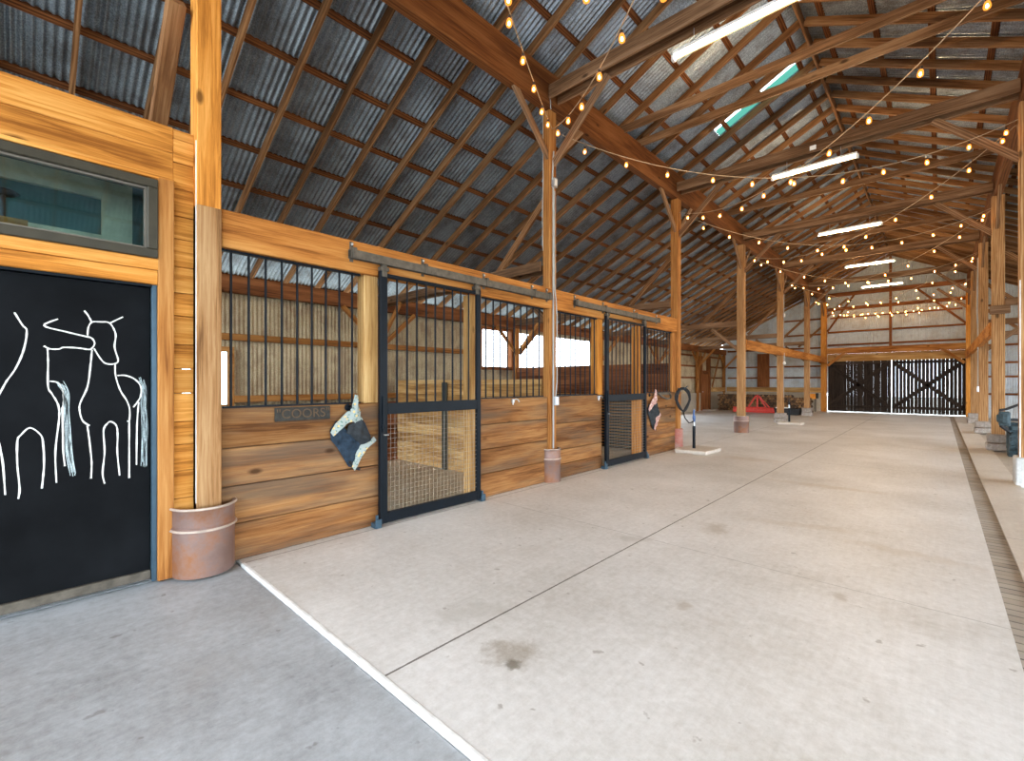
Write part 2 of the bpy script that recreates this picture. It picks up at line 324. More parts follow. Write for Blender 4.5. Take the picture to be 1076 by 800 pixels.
# ---------------------------------------------------------------- mesh building
ORG = {}
class MB:
    def __init__(s): s.v = []; s.f = []; s.b = []
    def add(s, vs, fs, bid=0.0):
        o = len(s.v); s.v += [tuple(v) for v in vs]
        s.f += [tuple(i + o for i in f) for f in fs]; s.b += [bid] * len(fs)
        return s
    def box(s, x0, x1, y0, y1, z0, z1, bid=0.0):
        vs = [(x, y, z) for z in (z0, z1) for y in (y0, y1) for x in (x0, x1)]
        return s.add(vs, [(0, 2, 3, 1), (4, 5, 7, 6), (0, 1, 5, 4), (2, 6, 7, 3), (0, 4, 6, 2), (1, 3, 7, 5)], bid)
    def obox(s, c, ax, ay, az, bid=0.0):
        c, ax, ay, az = map(Vector, (c, ax, ay, az))
        vs = [c + ax * i + ay * j + az * k for k in (-1, 1) for j in (-1, 1) for i in (-1, 1)]
        return s.add(vs, [(0, 2, 3, 1), (4, 5, 7, 6), (0, 1, 5, 4), (2, 6, 7, 3), (0, 4, 6, 2), (1, 3, 7, 5)], bid)
    def bar(s, p0, p1, w, h, up=(0, 0, 1), bid=0.0):
        p0, p1 = Vector(p0), Vector(p1); d = p1 - p0; L = d.length; d.normalize()
        u = Vector(up); y = u.cross(d)
        if y.length < 1e-4: y = Vector((1, 0, 0)).cross(d)
        y.normalize(); z = d.cross(y)
        return s.obox((p0 + p1) / 2, d * (L / 2), y * (w / 2), z * (h / 2), bid)
    def tube(s, pts, r, n=8, cap=True, bid=0.0):
        pts = [Vector(p) for p in pts]; rr = r if isinstance(r, (list, tuple)) else [r] * len(pts)
        rings = []; prev = None
        for i, p in enumerate(pts):
            a = pts[max(0, i - 1)]; b = pts[min(len(pts) - 1, i + 1)]
            t = (b - a).normalized()
            if prev is None:
                x = t.orthogonal().normalized()
            else:
                x = prev - t * prev.dot(t)
                x = x.normalized() if x.length > 1e-5 else t.orthogonal().normalized()
            prev = x; y = t.cross(x)
            rings.append([p + (x * math.cos(2 * math.pi * k / n) + y * math.sin(2 * math.pi * k / n)) * rr[i] for k in range(n)])
        vs = [v for rg in rings for v in rg]; fs = []
        for i in range(len(pts) - 1):
            for k in range(n):
                fs.append((i * n + k, i * n + (k + 1) % n, (i + 1) * n + (k + 1) % n, (i + 1) * n + k))
        if cap:
            fs.append(tuple(reversed(range(n)))); fs.append(tuple((len(pts) - 1) * n + k for k in range(n)))
        return s.add(vs, fs, bid)
    def lathe(s, c, prof, n=16, a0=0, a1=2 * math.pi, bid=0.0, axis='z'):
        c = Vector(c); full = abs(a1 - a0 - 2 * math.pi) < 1e-6; m = n if full else n + 1
        vs = []
        for (r, z) in prof:
            for k in range(m):
                a = a0 + (a1 - a0) * k / n
                p = Vector((r * math.cos(a), r * math.sin(a), z))
                if axis == 'x': p = Vector((z, p.x, p.y))
                if axis == 'y': p = Vector((p.x, z, p.y))
                vs.append(c + p)
        fs = []
        for i in range(len(prof) - 1):
            for k in range(n):
                k2 = (k + 1) % m
                fs.append((i * m + k, i * m + k2, (i + 1) * m + k2, (i + 1) * m + k))
        return s.add(vs, fs, bid)
    def prism(s, poly, axis, a, b, bid=0.0):
        n = len(poly)
        def P(u, v, w): return {'x': (w, u, v), 'y': (u, w, v), 'z': (u, v, w)}[axis]
        vs = [P(u, v, a) for u, v in poly] + [P(u, v, b) for u, v in poly]
        fs = [tuple(reversed(range(n))), tuple(range(n, 2 * n))] + [(i, (i + 1) % n, n + (i + 1) % n, n + i) for i in range(n)]
        return s.add(vs, fs, bid)
    def build(s, name, mat, parent=None, bevel=0.0, smooth=False, origin=None):
        if origin is None:
            xs = [v[0] for v in s.v]; ys = [v[1] for v in s.v]; zs = [v[2] for v in s.v]
            if parent is None: origin = ((min(xs) + max(xs)) / 2, (min(ys) + max(ys)) / 2, min(zs))
            else: origin = ORG[parent.name]
        me = bpy.data.meshes.new(name)
        me.from_pydata([(v[0] - origin[0], v[1] - origin[1], v[2] - origin[2]) for v in s.v], [], s.f)
        if any(s.b):
            at = me.attributes.new('bid', 'FLOAT', 'FACE'); at.data.foreach_set('value', s.b)
        me.materials.append(mat)
        if smooth: me.polygons.foreach_set('use_smooth', [True] * len(me.polygons))
        me.update()
        o = bpy.data.objects.new(name, me); COL.objects.link(o)
        if parent is None: o.location = origin
        else: o.parent = parent
        ORG[o.name] = origin
        if smooth:
            try:
                me.set_sharp_from_angle(angle=math.radians(40))
            except Exception: pass
        if bevel:
            b = o.modifiers.new('bevel', 'BEVEL'); b.width = bevel; b.segments = 1; b.limit_method = 'ANGLE'
        return o

def tag(o, label=None, cat=None, group=None, kind=None):
    if label: o['label'] = label
    if cat: o['category'] = cat
    if group: o['group'] = group
    if kind: o['kind'] = kind
    return o
def thing(name, loc, label, cat, group=None):
    o = bpy.data.objects.new(name, None); COL.objects.link(o); o.location = loc; o.empty_display_size = 0.1
    ORG[o.name] = tuple(loc)
    return tag(o, label, cat, group)
def struct(o, label=None, group=None): return tag(o, label, None, group, 'structure')
def copy_tree(o, parent=None):
    c = o.copy(); COL.objects.link(c); c.parent = parent
    for ch in list(o.children): copy_tree(ch, c)
    return c

def timber(name, p0, p1, w, h, mat, up=(0, 0, 1), parent=None, bevel=0.006):
    """one board: its own local x runs along the grain"""
    if tuple(up) == (0, 1, 0): w, h = h, w
    p0, p1 = Vector(p0), Vector(p1); d = p1 - p0; L = d.length; d.normalize()
    y = Vector(up).cross(d)
    if y.length < 1e-4: y = Vector((0, 1, 0)).cross(d)
    y.normalize(); z = d.cross(y)
    me = bpy.data.meshes.new(name)
    m = MB().box(0, L, -w / 2, w / 2, -h / 2, h / 2)
    me.from_pydata(m.v, [], m.f); me.materials.append(mat)
    o = bpy.data.objects.new(name, me); COL.objects.link(o)
    if bevel:
        b = o.modifiers.new('bevel', 'BEVEL'); b.width = bevel; b.segments = 1
    mw = Matrix(((d.x, y.x, z.x, p0.x), (d.y, y.y, z.y, p0.y), (d.z, y.z, z.z, p0.z), (0, 0, 0, 1)))
    if parent is not None:
        o.parent = parent
        ox = ORG[parent.name]
        mw = Matrix.Translation((-ox[0], -ox[1], -ox[2])) @ mw
    o.matrix_basis = mw
    ORG[o.name] = tuple(p0)
    return o
EXPO = 0.2
CHALK= [[(-0.032, 1.953), (0.003, 1.875), (0.023, 1.837), (0.009, 1.713), (-0.026, 1.592), (-0.066, 1.508), (-0.094, 1.433), (-0.127, 1.342)], [(0.169, 1.931), (0.102, 1.88), (0.204, 1.848), (0.303, 1.823), (0.337, 1.813), (0.353, 1.777), (0.337, 1.739), (0.316, 1.732), (0.27, 1.739), (0.198, 1.74), (0.173, 1.727), (0.129, 1.726), (0.101, 1.744)], [(0.119, 1.724), (0.121, 1.631), (0.121, 1.473), (0.141, 1.42), (0.169, 1.348), (0.174, 1.259), (0.156, 1.03), (0.161, 0.82)], [(0.129, 1.508), (0.166, 1.499), (0.189, 1.455), (0.197, 1.383), (0.192, 1.33)], [(0.189, 1.33), (0.192, 1.169), (0.194, 1.026), (0.202, 0.927)], [(-0.015, 0.743), (-0.009, 0.81), (-0.019, 0.965), (-0.019, 1.117), (-0.003, 1.158), (0.038, 1.201), (0.086, 1.151), (0.098, 1.089), (0.102, 0.949), (0.092, 0.793)], [(-0.107, 1.159), (-0.094, 1.083), (-0.083, 0.99), (-0.077, 0.889), (-0.072, 0.779)], [(0.299, 2.002), (0.32, 1.968), (0.337, 1.925)], [(0.507, 1.98), (0.463, 1.949), (0.434, 1.927)], [(0.316, 1.83), (0.32, 1.885), (0.339, 1.926), (0.385, 1.932), (0.434, 1.927), (0.466, 1.851), (0.46, 1.755), (0.48, 1.661), (0.456, 1.634), (0.413, 1.636), (0.385, 1.667), (0.35, 1.74)], [(0.339, 1.73), (0.331, 1.619), (0.316, 1.472), (0.28, 1.362), (0.275, 1.308), (0.29, 1.234), (0.326, 1.195)], [(0.315, 1.196), (0.326, 1.085), (0.337, 0.936), (0.334, 0.822)], [(0.463, 1.638), (0.466, 1.547), (0.492, 1.442), (0.529, 1.364), (0.545, 1.296), (0.542, 1.219), (0.53, 1.216)], [(0.542, 1.219), (0.542, 0.794)], [(0.406, 0.774), (0.395, 0.854), (0.406, 1.002), (0.4, 1.153), (0.42, 1.204), (0.441, 1.216), (0.47, 1.185), (0.477, 1.109), (0.475, 0.995), (0.488, 0.821)], [(0.475, 1.55), (0.521, 1.551), (0.574, 1.524), (0.609, 1.47), (0.609, 1.401), (0.589, 1.353), (0.566, 1.315)], [(0.597, 1.352), (0.587, 1.177), (0.584, 0.885)]]
TAILS= [[(0.176, 1.494), (0.204, 1.436), (0.211, 1.329), (0.215, 1.167), (0.225, 1.022), (0.241, 0.862)], [(0.612, 1.525), (0.63, 1.45), (0.627, 1.332), (0.632, 1.174), (0.63, 1.017), (0.627, 0.883)]]
# ---------------------------------------------------------------- layout (metres; x right, y down the aisle, z up)
PY = [1.02, 5.5, 10.08, 14.75, 19.4, 24.1, 28.25]
LX, RX = -4.35, 0.95
RIDGE = -1.7
ZR = 7.575
def zu(x): return ZR - 0.5 * abs(x - RIDGE)           # underside of the rafters
ORD = ['first', 'second', 'third', 'fourth', 'fifth', 'sixth', 'last']

# ---- ground and floors
struct(MB().box(-40, 40, -40, 70, -0.6, -0.2).build('ground', M['ground'], origin=(0, 0, 0)), 'gravel and grass outside the barn')
f = MB().box(-4.4, 0.32, 1.25, 28.4, -0.2, 0).box(-9.4, -4.4, 10.12, 28.4, -0.2, 0)
struct(f.build('floor', M['floor'], origin=(0, 0, 0)), 'pale concrete slab with a long saw joint and brown stains')
struct(MB().box(-4.4, 6.1, -6, 1.228, -0.2, -0.02).build('floor_apron', M['apron'], origin=(0, 0, 0)), 'darker grey concrete in the foreground')
struct(MB().prism([(1.236, -0.02), (1.24, 0.0), (1.247, 0.0035), (1.262, 0.0035), (1.268, 0.001), (1.268, -0.004), (1.249, -0.004), (1.249, -0.1), (1.236, -0.1)], 'x', -4.22, 0.32).build('trim_1', M['edge']), 'worn white slab edge crossing the floor, its lit bevel painted in')
struct(MB().box(-9.4, -4.4, 1.235, 10.12, -0.3, -0.13).build('floor_stalls', M['straw'], origin=(0, 0, 0)), 'strawy floor inside the stalls')
struct(MB().box(0.32, 0.47, 1.25, 28.4, -0.2, -0.018).build('floor_drain', M['paver'], origin=(0, 0, 0)), 'dark paver drain strip along the right of the aisle')
struct(MB().box(0.47, 0.86, 1.25, 28.4, -0.2, 0.0).build('floor_curb', M['curb'], origin=(0, 0, 0)), 'tan concrete strip between drain and right posts')
struct(MB().box(0.86, 6.1, 1.25, 28.4, -0.2, -0.03).build('floor_bay', M['side'], origin=(0, 0, 0)), 'dusty floor of the right hand bay')

# ---- roof sheets (real corrugation, ribs run down the slope)
def roof(side):
    m = MB(); per = 0.076; seg = 6; y0, y1 = -5.0, 28.75
    n = int((y1 - y0) / per * seg)
    xe = RIDGE - 8.38 if side < 0 else RIDGE + 8.38
    def pt(x, y, i):
        return (x, y, zu(x) + 0.14 + 0.045 + 0.014 + 0.016 * math.sin(2 * math.pi * i / seg))
    hole = (-3.5, -1.95, 10.02, 10.38)
    xs = [xe, RIDGE] if side > 0 else [xe, hole[0], hole[1], RIDGE]
    vs = []
    for i in range(n + 1):
        y = y0 + i * per / seg
        for x in xs: vs.append(pt(x, y, i))
    k = len(xs); fs = []
    for i in range(n):
        y = y0 + (i + .5) * per / seg
        for j in range(k - 1):
            if side < 0 and j == 1 and hole[2] < y < hole[3]: continue
            fs.append((i * k + j, (i + 1) * k + j, (i + 1) * k + j + 1, i * k + j + 1))
    m.add(vs, fs)
    return m
struct(roof(-1).build('ceiling_left', M['roof'], smooth=True, origin=(0, 0, 0)), 'left slope of corrugated grey roof sheet')
struct(roof(1).build('ceiling_right', M['roof'], smooth=True, origin=(0, 0, 0)), 'right slope of corrugated grey roof sheet')
for a, b, mt, l in ((10.02, 10.12, 'skylw', 'clear strip of the narrow skylight near the ridge'), (10.12, 10.38, 'skyl', 'green edge of the narrow skylight near the ridge')):
    m = MB().add([(-3.5, a, zu(-3.5) + .2), (-1.95, a, zu(-1.95) + .2), (-1.95, b, zu(-1.95) + .2), (-3.5, b, zu(-3.5) + .2)], [(0, 1, 2, 3)])
    struct(m.build('window_skylight', M[mt]), l)
struct(MB().add([(RIDGE - .2, -5, ZR + .11), (RIDGE, -5, ZR + .225), (RIDGE + .2, -5, ZR + .11), (RIDGE - .2, 28.75, ZR + .11), (RIDGE, 28.75, ZR + .225), (RIDGE + .2, 28.75, ZR + .11)],
    [(0, 1, 4, 3), (1, 2, 5, 4)]).build('ceiling_ridge_cap', M['roof']), 'ridge cap')

# ---- rafters and purlins, one board each
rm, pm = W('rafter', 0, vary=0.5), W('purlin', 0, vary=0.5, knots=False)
def proto_board(name, L, w, h, mat):
    me = bpy.data.meshes.new(name); b = MB().box(0, L, -w / 2, w / 2, 0, h)
    me.from_pydata(b.v, [], b.f); me.materials.append(mat); return me
th = math.atan(0.5); Lr = 8.3 / math.cos(th)
rme = proto_board('rafter', Lr, 0.045, 0.13, rm)
for k in range(-10, 40):
    for side in (-1, 1):
        o = bpy.data.objects.new('rafter', rme); COL.objects.link(o)
        y = 2.42 + 0.665 * k + (0.02 if side > 0 else -0.02) + R(-.015, .015)
        o.location = (RIDGE + side * 8.3, y, zu(RIDGE + 8.3))
        o.rotation_euler = (0, -th, 0 if side < 0 else math.pi)
        struct(o, 'brown rafter running down the %s roof slope' % ('left' if side < 0 else 'right'), 'rafters on the %s slope' % ('left' if side < 0 else 'right'))
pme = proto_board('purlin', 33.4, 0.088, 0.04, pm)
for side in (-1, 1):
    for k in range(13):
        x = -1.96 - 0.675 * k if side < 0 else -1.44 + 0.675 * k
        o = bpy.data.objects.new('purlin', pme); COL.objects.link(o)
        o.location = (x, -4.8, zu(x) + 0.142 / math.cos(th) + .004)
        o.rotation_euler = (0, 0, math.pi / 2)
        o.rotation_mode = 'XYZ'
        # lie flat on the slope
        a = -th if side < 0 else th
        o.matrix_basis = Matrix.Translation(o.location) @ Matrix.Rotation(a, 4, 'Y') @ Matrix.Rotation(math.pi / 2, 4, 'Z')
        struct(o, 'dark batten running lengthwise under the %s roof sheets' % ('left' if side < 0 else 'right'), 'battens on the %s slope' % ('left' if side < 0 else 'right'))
struct(timber('ridge_beam', (RIDGE, -5, ZR + .03), (RIDGE, 28.4, ZR + .03), 0.04, 0.2, rm), 'ridge board at the peak')

# ---- posts
GUARD_PROF = [(0.0, 0.0), (0.155, 0.0), (0.155, 0.33), (0.163, 0.345), (0.163, 0.36), (0.155, 0.375), (0.155, 0.5), (0.163, 0.51), (0.158, 0.515), (0.145, 0.51)]
def post(side, i, w, d, base, label, wood='post', top=5.62):
    x = LX if side < 0 else RX; y = PY[i]
    p = thing('timber_post', (x, y, 0), label, 'post')
    m = W(wood, 2, knots=True)
    MB().box(x - d / 2, x + d / 2, y - w / 2, y + w / 2, 0.0, top).build('shaft', m, p, bevel=0.008)
    if base == 'barrel':
        gr = .155 if i < 3 else .195
        MB().lathe((x + .0, y, 0), [(r * gr / .155 * 1.08, z * .95) for r, z in GUARD_PROF[1:]], 20).build('barrel_guard', M['rust'], p, smooth=True)
        for z in (0.34, 0.485): MB().lathe((x, y, z), [(gr * 1.08, 0), (gr * 1.08 + .01, 0.006), (gr * 1.08 + .01, 0.012), (gr * 1.08, 0.018)], 20).build('barrel_rim', M['rim'], p, smooth=True)
    elif base == 'stone':
        s = 0.19
        b = MB(); b.prism([(x - s, y - s), (x + s, y - s), (x + s, y + s), (x - s, y + s)], 'z', 0, 0.16)
        b.box(x - s + .02, x + s - .01, y - s + .015, y + s - .02, 0.17, 0.36)
        b.build('footing', M['stone'], p, bevel=0.02)
    # knee braces up to the plate and across to the tie
    q = -side
    for sy in (-1, 1):
        timber('knee_brace', (x + q * .02, y + sy * .05, 4.9), (x + q * .02, y + sy * .82, 5.66), 0.05, 0.1, W('tie', 0), parent=p)
    timber('knee_brace', (x + q * .06, y, 4.8), (x + q * 1.02, y, 5.74), 0.05, 0.105, W('tie', 0), parent=p, up=(0, 1, 0))
    # strut out to the lean-to
    timber('roof_strut', (x - q * .06, y + .06, 4.42), (x - q * 1.15, y + .06, 3.38), 0.05, 0.1, W('rafter', 0), parent=p, up=(0, 1, 0))
    if i > 0: timber('lower_brace', (x - q * .06, y, 2.45), (x - q * .85, y, 3.16), 0.045, 0.09, W('tie', 0), parent=p, up=(0, 1, 0))
    return p
LL = ['golden timber post in the left foreground beside the chalkboard door',
      'timber post between the two slatted stall doors, conduit down its face',
      'timber post at the far end of the stall wall beside the hose',
      'pale timber post standing alone past the stalls in a half barrel',
      'timber post behind the second hydrant on the left row',
      'timber post nearest the firewood on the left row',
      'orange timber post at the left jamb of the far barn door']
LW = [(.17, .2), (.17, .13), (.17, .17), (.2, .2), (.2, .2), (.2, .2), (.24, .24)]
LB = [None, 'barrel', None, 'barrel', 'stone', 'stone', None]
LWood = ['gold', 'beam', 'beam', 'post', 'post', 'post', 'gold']
for i in range(7):
    P = post(-1, i, LW[i][0], LW[i][1], LB[i], LL[i], LWood[i], top=6.2 if i == 0 else 5.62)
    if i == 0:
        # paler lower length and the half barrel guard against the wall
        MB().box(-4.4, -4.243, .935, 1.105, 0, 2.9).build('lower_facing', W('post', 2), P, bevel=.006)
        g = MB(); cx, cy = -4.33, 1.0
        pr = [(0.215, 0), (0.215, 0.36), (0.223, 0.368), (0.223, 0.378), (0.215, 0.386), (0.215, 0.52), (0.222, 0.53), (0.214, 0.535), (0.2, 0.53)]
        g.lathe((cx, cy, 0), pr, 24, -math.pi / 2, math.pi / 2)
        g.build('barrel_guard', M['rust'], P, smooth=True)
        for z in (0.35, 0.517): MB().lathe((cx, cy, z), [(0.223, 0), (0.232, 0.006), (0.232, 0.014), (0.223, 0.02)], 24, -math.pi / 2, math.pi / 2).build('barrel_rim', M['rim'], P, smooth=True)
        timber('roof_strut', (-4.38, .83, 4.5), (-5.5, .83, 3.4), 0.12, 0.12, W('rafter', 0), parent=P, up=(0, 1, 0))
        MB().tube([(-4.262, .935, .55), (-4.262, .935, 3.4)], .005, 6).build('edge_wire', M['white'], P)
    if i == 2:
        g = MB(); g.lathe((LX + .03, PY[2], 0), [(0.125, 0.02), (0.125, 0.46), (0.115, 0.47)], 18, -math.pi * .75, math.pi / 2)
        g.build('barrel_guard', M['redbarrel'], P, smooth=True)
        for z in (0.13, 0.28, 0.44): MB().lathe((LX + .03, PY[2], z), [(0.127, 0), (0.133, 0.005), (0.133, 0.01), (0.127, 0.015)], 18, -math.pi * .75, math.pi / 2).build('barrel_rim', M['redrim'], P, smooth=True)
RLn = [None, 'bare timber post on the right row just beside the camera', 'timber post on the right edge standing on a white concrete block',
      'timber post on the right row behind the tiller, stone footing', 'timber post on the right row with a white conduit before it',
      'timber post on the right row, next to last before the far door', 'timber post at the right jamb of the far barn door']
for i in range(1, 7):
    P = post(1, i, .2 if i != 2 else .19, .2 if i != 2 else .18, None if i in (1, 2, 6) else 'stone', RLn[i], 'post' if i < 6 else 'gold')
    if i == 2:
        MB().box(.815, 1.2, 9.9, 10.3, -.03, .4).build('concrete_block', M['block'], P, bevel=.015)
        MB().box(.858, .872, 9.968, 9.985, .4, 3.0).build('corner_strip', M['white'], P)
    if i == 3:
        MB().box(.81, 1.12, 14.5, 14.62, 3.0, 3.18).build('cross_block', W('tie', 0), P, bevel=.005)
struct(MB().box(RIDGE - .05, RIDGE + .05, 28.2, 28.32, 3.25, 7.5).build('pillar_gable', W('red', 2)), 'centre stud of the far gable wall')

# outer wall posts
for s, x in ((-1, -9.25), (1, 5.95)):
    for i in range(0, 7):
        if s > 0 and i < 3: continue
        y = PY[i] if i < 6 else 28.15
        struct(MB().box(x - .07, x + .07, y - .08, y + .08, -.15, 3.1).build('pillar_outer', W('beam', 2), bevel=.006), 'outer wall post on the %s side' % ('left' if s < 0 else 'right'), 'outer wall posts')

# ---- long plates over the post rows, header beams
for s, x, nm in ((-1, LX, 'left'), (1, RX, 'right')):
    t = timber('plate_beam', (x, -4.8, 5.91), (x, 28.3, 5.91), 0.14, 0.56, W('plate', 0, vary=.1), bevel=.01)
    tag(t, 'deep reddish plate beam running the length of the %s post row' % nm, 'beam')
t = timber('header_beam', (-4.335, 1.11, 2.765), (-4.335, 9.99, 2.765), 0.11, 0.31, W('header', 0, vary=.05), bevel=.008)
tag(t, 'long orange header beam above the stall bars and doors', 'beam')
t = timber('header_beam', (-4.27, 14.86, 2.64), (-4.27, 28.1, 2.64), 0.1, 0.3, W('header', 0, vary=.05), bevel=.008)
tag(t, 'orange header beam spanning the open posts past the stalls, left side', 'beam')
t = timber('header_beam', (.87, 14.86, 2.7), (.87, 28.1, 2.7), 0.1, 0.3, W('header', 0, vary=.05), bevel=.008)
tag(t, 'orange header beam along the right post row near the far door', 'beam')
struct(timber('beam_eave', (-9.22, -4, 3.25), (-9.22, 28.3, 3.25), 0.12, 0.3, W('red', 0)), 'reddish eave beam on the left outer wall')
struct(timber('beam_eave', (5.92, 10, 3.25), (5.92, 28.3, 3.25), 0.12, 0.3, W('red', 0)), 'reddish eave beam on the right outer wall')

# ---- tie beams: a pair of planks either side of each post
def tie(y, z, x0, x1, label, group=None, h=.2, pair=.1, wood='tie'):
    t = thing('tie_beam', (x0, y, z), label, 'beam', group)
    for s in (-1, 1):
        timber('plank', (x0, y + s * pair, z), (x1, y + s * pair, z + R(-.01, .01)), .045, h, W(wood, 0), parent=t)
    return t
where = ['overhead beside the camera', 'above the first tube lamp, nearest pair across the aisle', 'over the second tube lamp, starting from the post by the hose',
         'over the third tube lamp, third pair across the aisle', 'over the fourth tube lamp, fourth pair across the aisle', 'over the farthest tube lamp', 'on the far gable wall']
for i, y in enumerate(PY[:6]):
    tie(y, 5.85, -4.27, .87, 'doubled grey-brown tie beam ' + where[i], pair=.115 if i != 1 else .105)
for y, l in ((7.66, 'lone high joist left of the skylight, crossing from wall plate to plate'), (8.32, 'lone high joist just in front of the skylight strip'),
             (13.45, 'lone high joist between the second and third tube lamps'), (18.1, 'lone high joist between the third and fourth tube lamps')):
    t = timber('ceiling_joist', (-4.6, y, 6.215), (1.2, y, 6.215), .05, .14, W('tie', 0)); tag(t, l, 'joist')
for i, y in enumerate(PY):
    if i == 6: continue
    tie(y, 3.27, -9.2, -4.44, ['paired lean-to tie behind the foreground post', 'paired lean-to tie meeting the post between the stall doors', 'paired lean-to tie meeting the post by the hose',
        'paired lean-to tie left of the post in the half barrel', 'paired lean-to tie left of the post behind the second hydrant', 'paired lean-to tie left of the post nearest the firewood'][i], h=.15, pair=.1)
    if i >= 2:
        tie(y, 3.27, 1.05, 5.9, ['', '', 'right bay tie at the post on the white block', 'right bay tie at the post behind the tiller', 'right bay tie at the post with the conduit', 'right bay tie nearest the far wall'][i], h=.15, pair=.1)
        struct(timber('beam_brace', (5.88, y, 2.3), (5.1, y, 3.2), .05, .1, W('tie', 0), up=(0, 1, 0)), 'brace in the right bay')
# a long diagonal pole and braces at the outer wall on the left
for i in range(7):
    y = PY[i] if i < 6 else 28.1
    struct(timber('beam_brace', (-9.16, y - .02, 2.35), (-8.35, y - .02, 3.2), .05, .1, W('beam', 0), up=(0, 1, 0)), 'small brace at the left outer wall')
    if y > 4:
        struct(timber('beam_brace', (-9.16, y - .07, 2.35), (-9.16, y - .9, 3.1), .05, .1, W('beam', 0)), 'small brace at the left outer wall')
    struct(timber('beam_brace', (-9.16, y + .07, 2.35), (-9.16, y + .9, 3.1) if y < 27 else (-9.16, y + .1, 2.4), .05, .1, W('beam', 0)), 'small brace at the left outer wall')

# ---- corrugated walls
def corr_wall(y0, y1, cuts, fixed, axis, z0, ztop, holes, mat, name, label, per=.076, seg=6):
    """ribs vertical; axis 'x' wall runs along x at y=fixed, axis 'y' wall runs along y at x=fixed"""
    n = int((y1 - y0) / per * seg); m = MB()
    for i in range(n):
        a = y0 + i * per / seg; b = a + per / seg; c = (a + b) / 2
        oa = .009 * math.sin(2 * math.pi * i / seg); ob = .009 * math.sin(2 * math.pi * (i + 1) / seg)
        spans = [(z0, None)]
        for (h0, h1, hz0, hz1) in holes:
            if h0 < c < h1:
                new = []
                for s0, s1 in spans:
                    t1 = s1 if s1 is not None else 99
                    if hz0 > s0: new.append((s0, min(hz0, t1)))
                    if hz1 < t1: new.append((max(hz1, s0), s1))
                spans = new
        for s0, s1 in spans:
            ta = ztop(a) if s1 is None else s1; tb = ztop(b) if s1 is None else s1
            if ta <= s0: continue
            if axis == 'x': q = [(a, fixed + oa, s0), (b, fixed + ob, s0), (b, fixed + ob, tb), (a, fixed + oa, ta)]
            else: q = [(fixed + oa, a, s0), (fixed + ob, b, s0), (fixed + ob, b, tb), (fixed + oa, a, ta)]
            m.add(q, [(0, 1, 2, 3)])
    return struct(m.build(name, mat, smooth=False, origin=(0, 0, 0)), label)
corr_wall(-9.4, 6.1, 0, 28.42, 'x', -.1, lambda x: zu(x) + .15, [(-4.2, .85, -1, 3.0), (-9.4, -9.05, -1, .95), (-9.05, -4.2, -1, .95)], M['sheet'], 'wall_far', 'far gable wall of corrugated grey sheet')
corr_wall(-4.0, 28.4, 0, -9.4, 'y', -.2, lambda y: 3.43, [(1.72, 2.55, 1.1, 2.05), (8.75, 9.95, 1.95, 3.0), (10.2, 14.3, 1.95, 3.0), (14.9, 20.4, -1, 1.85), (24.75, 25.75, -1, 2.08), (20.6, 24.75, -1, .95), (25.75, 28.4, -1, .95)], M['oldsheet'], 'wall_left', 'left outer wall of aged corrugated sheet')
corr_wall(26.0, 28.4, 0, 6.1, 'y', -.1, lambda y: 3.43, [], M['sheet'], 'wall_right', 'unseen right outer wall of corrugated sheet, cut short to let daylight in')  # out of view; left open along the bay to add daylight inside
# concrete stem walls
struct(MB().box(-9.5, -9.27, 20.6, 24.72, -.1, .95).box(-9.5, -9.27, 25.78, 28.4, -.1, .95).build('wall_left_stem', M['stem'], origin=(0, 0, 0)), 'tan concrete stem wall either side of the brown door')
struct(MB().box(-9.26, -4.49, 28.1, 28.5, -.1, .95).build('wall_far_stem', M['stem'], origin=(0, 0, 0)), 'tan concrete stem wall below the far sheets')
# girts
def girt(p0, p1, h=.09, w=.05, wood='red', label='girt on the far gable wall'):
    struct(timber('beam_girt', p0, p1, w, h, W(wood, 0)), label)
for z in (3.4, 4.06): 
    girt((-4.2, 28.36, z), (-1.76, 28.36, z)); girt((-1.64, 28.36, z), (.85, 28.36, z))
girt((-4.1, 28.36, 4.78), (.75, 28.36, 4.78), .07)
girt((-4.2, 28.3, 5.22), (.85, 28.3, 5.22), .16, .08)
girt((-4.2, 28.3, 5.95), (.85, 28.3, 5.95), .2, .08)
girt((-3.0, 28.36, 6.6), (-.4, 28.36, 6.6))
for z in (1.75, 2.35, 3.3): girt((-9.1, 28.36, z), (-4.47, 28.36, z))
girt((-9.1, 28.2, 1.1), (-4.47, 28.2, 1.1), .26, .1, 'plank', 'pale ledger beam above the firewood')
for z in (1.0, 1.75, 2.35, 3.1): girt((1.08, 28.36, z), (5.8, 28.36, z))
struct(MB().box(-7.5, -6.9, 28.28, 28.37, 1.24, 3.1).build('pillar_far', W('red', 2)), 'reddish board panel on the far lean-to wall')
struct(MB().box(3.0, 3.16, 28.2, 28.35, 0, 3.9).build('pillar_far', W('beam', 2)), 'stud on the far wall, right bay')
for z in (4.0, 4.8): girt((1.08, 28.36, z), (3.4, 28.36, z)); girt((-6.4, 28.36, z), (-4.47, 28.36, z))
struct(timber('beam_brace', (-4.2, 28.24, 4.1), (-3.1, 28.24, 5.85), .06, .09, W('red', 0), up=(0, 1, 0)), 'left brace on the gable wall')
struct(timber('beam_brace', (.86, 28.24, 4.1), (-.75, 28.24, 5.85), .06, .09, W('red', 0), up=(0, 1, 0)), 'right brace on the gable wall')
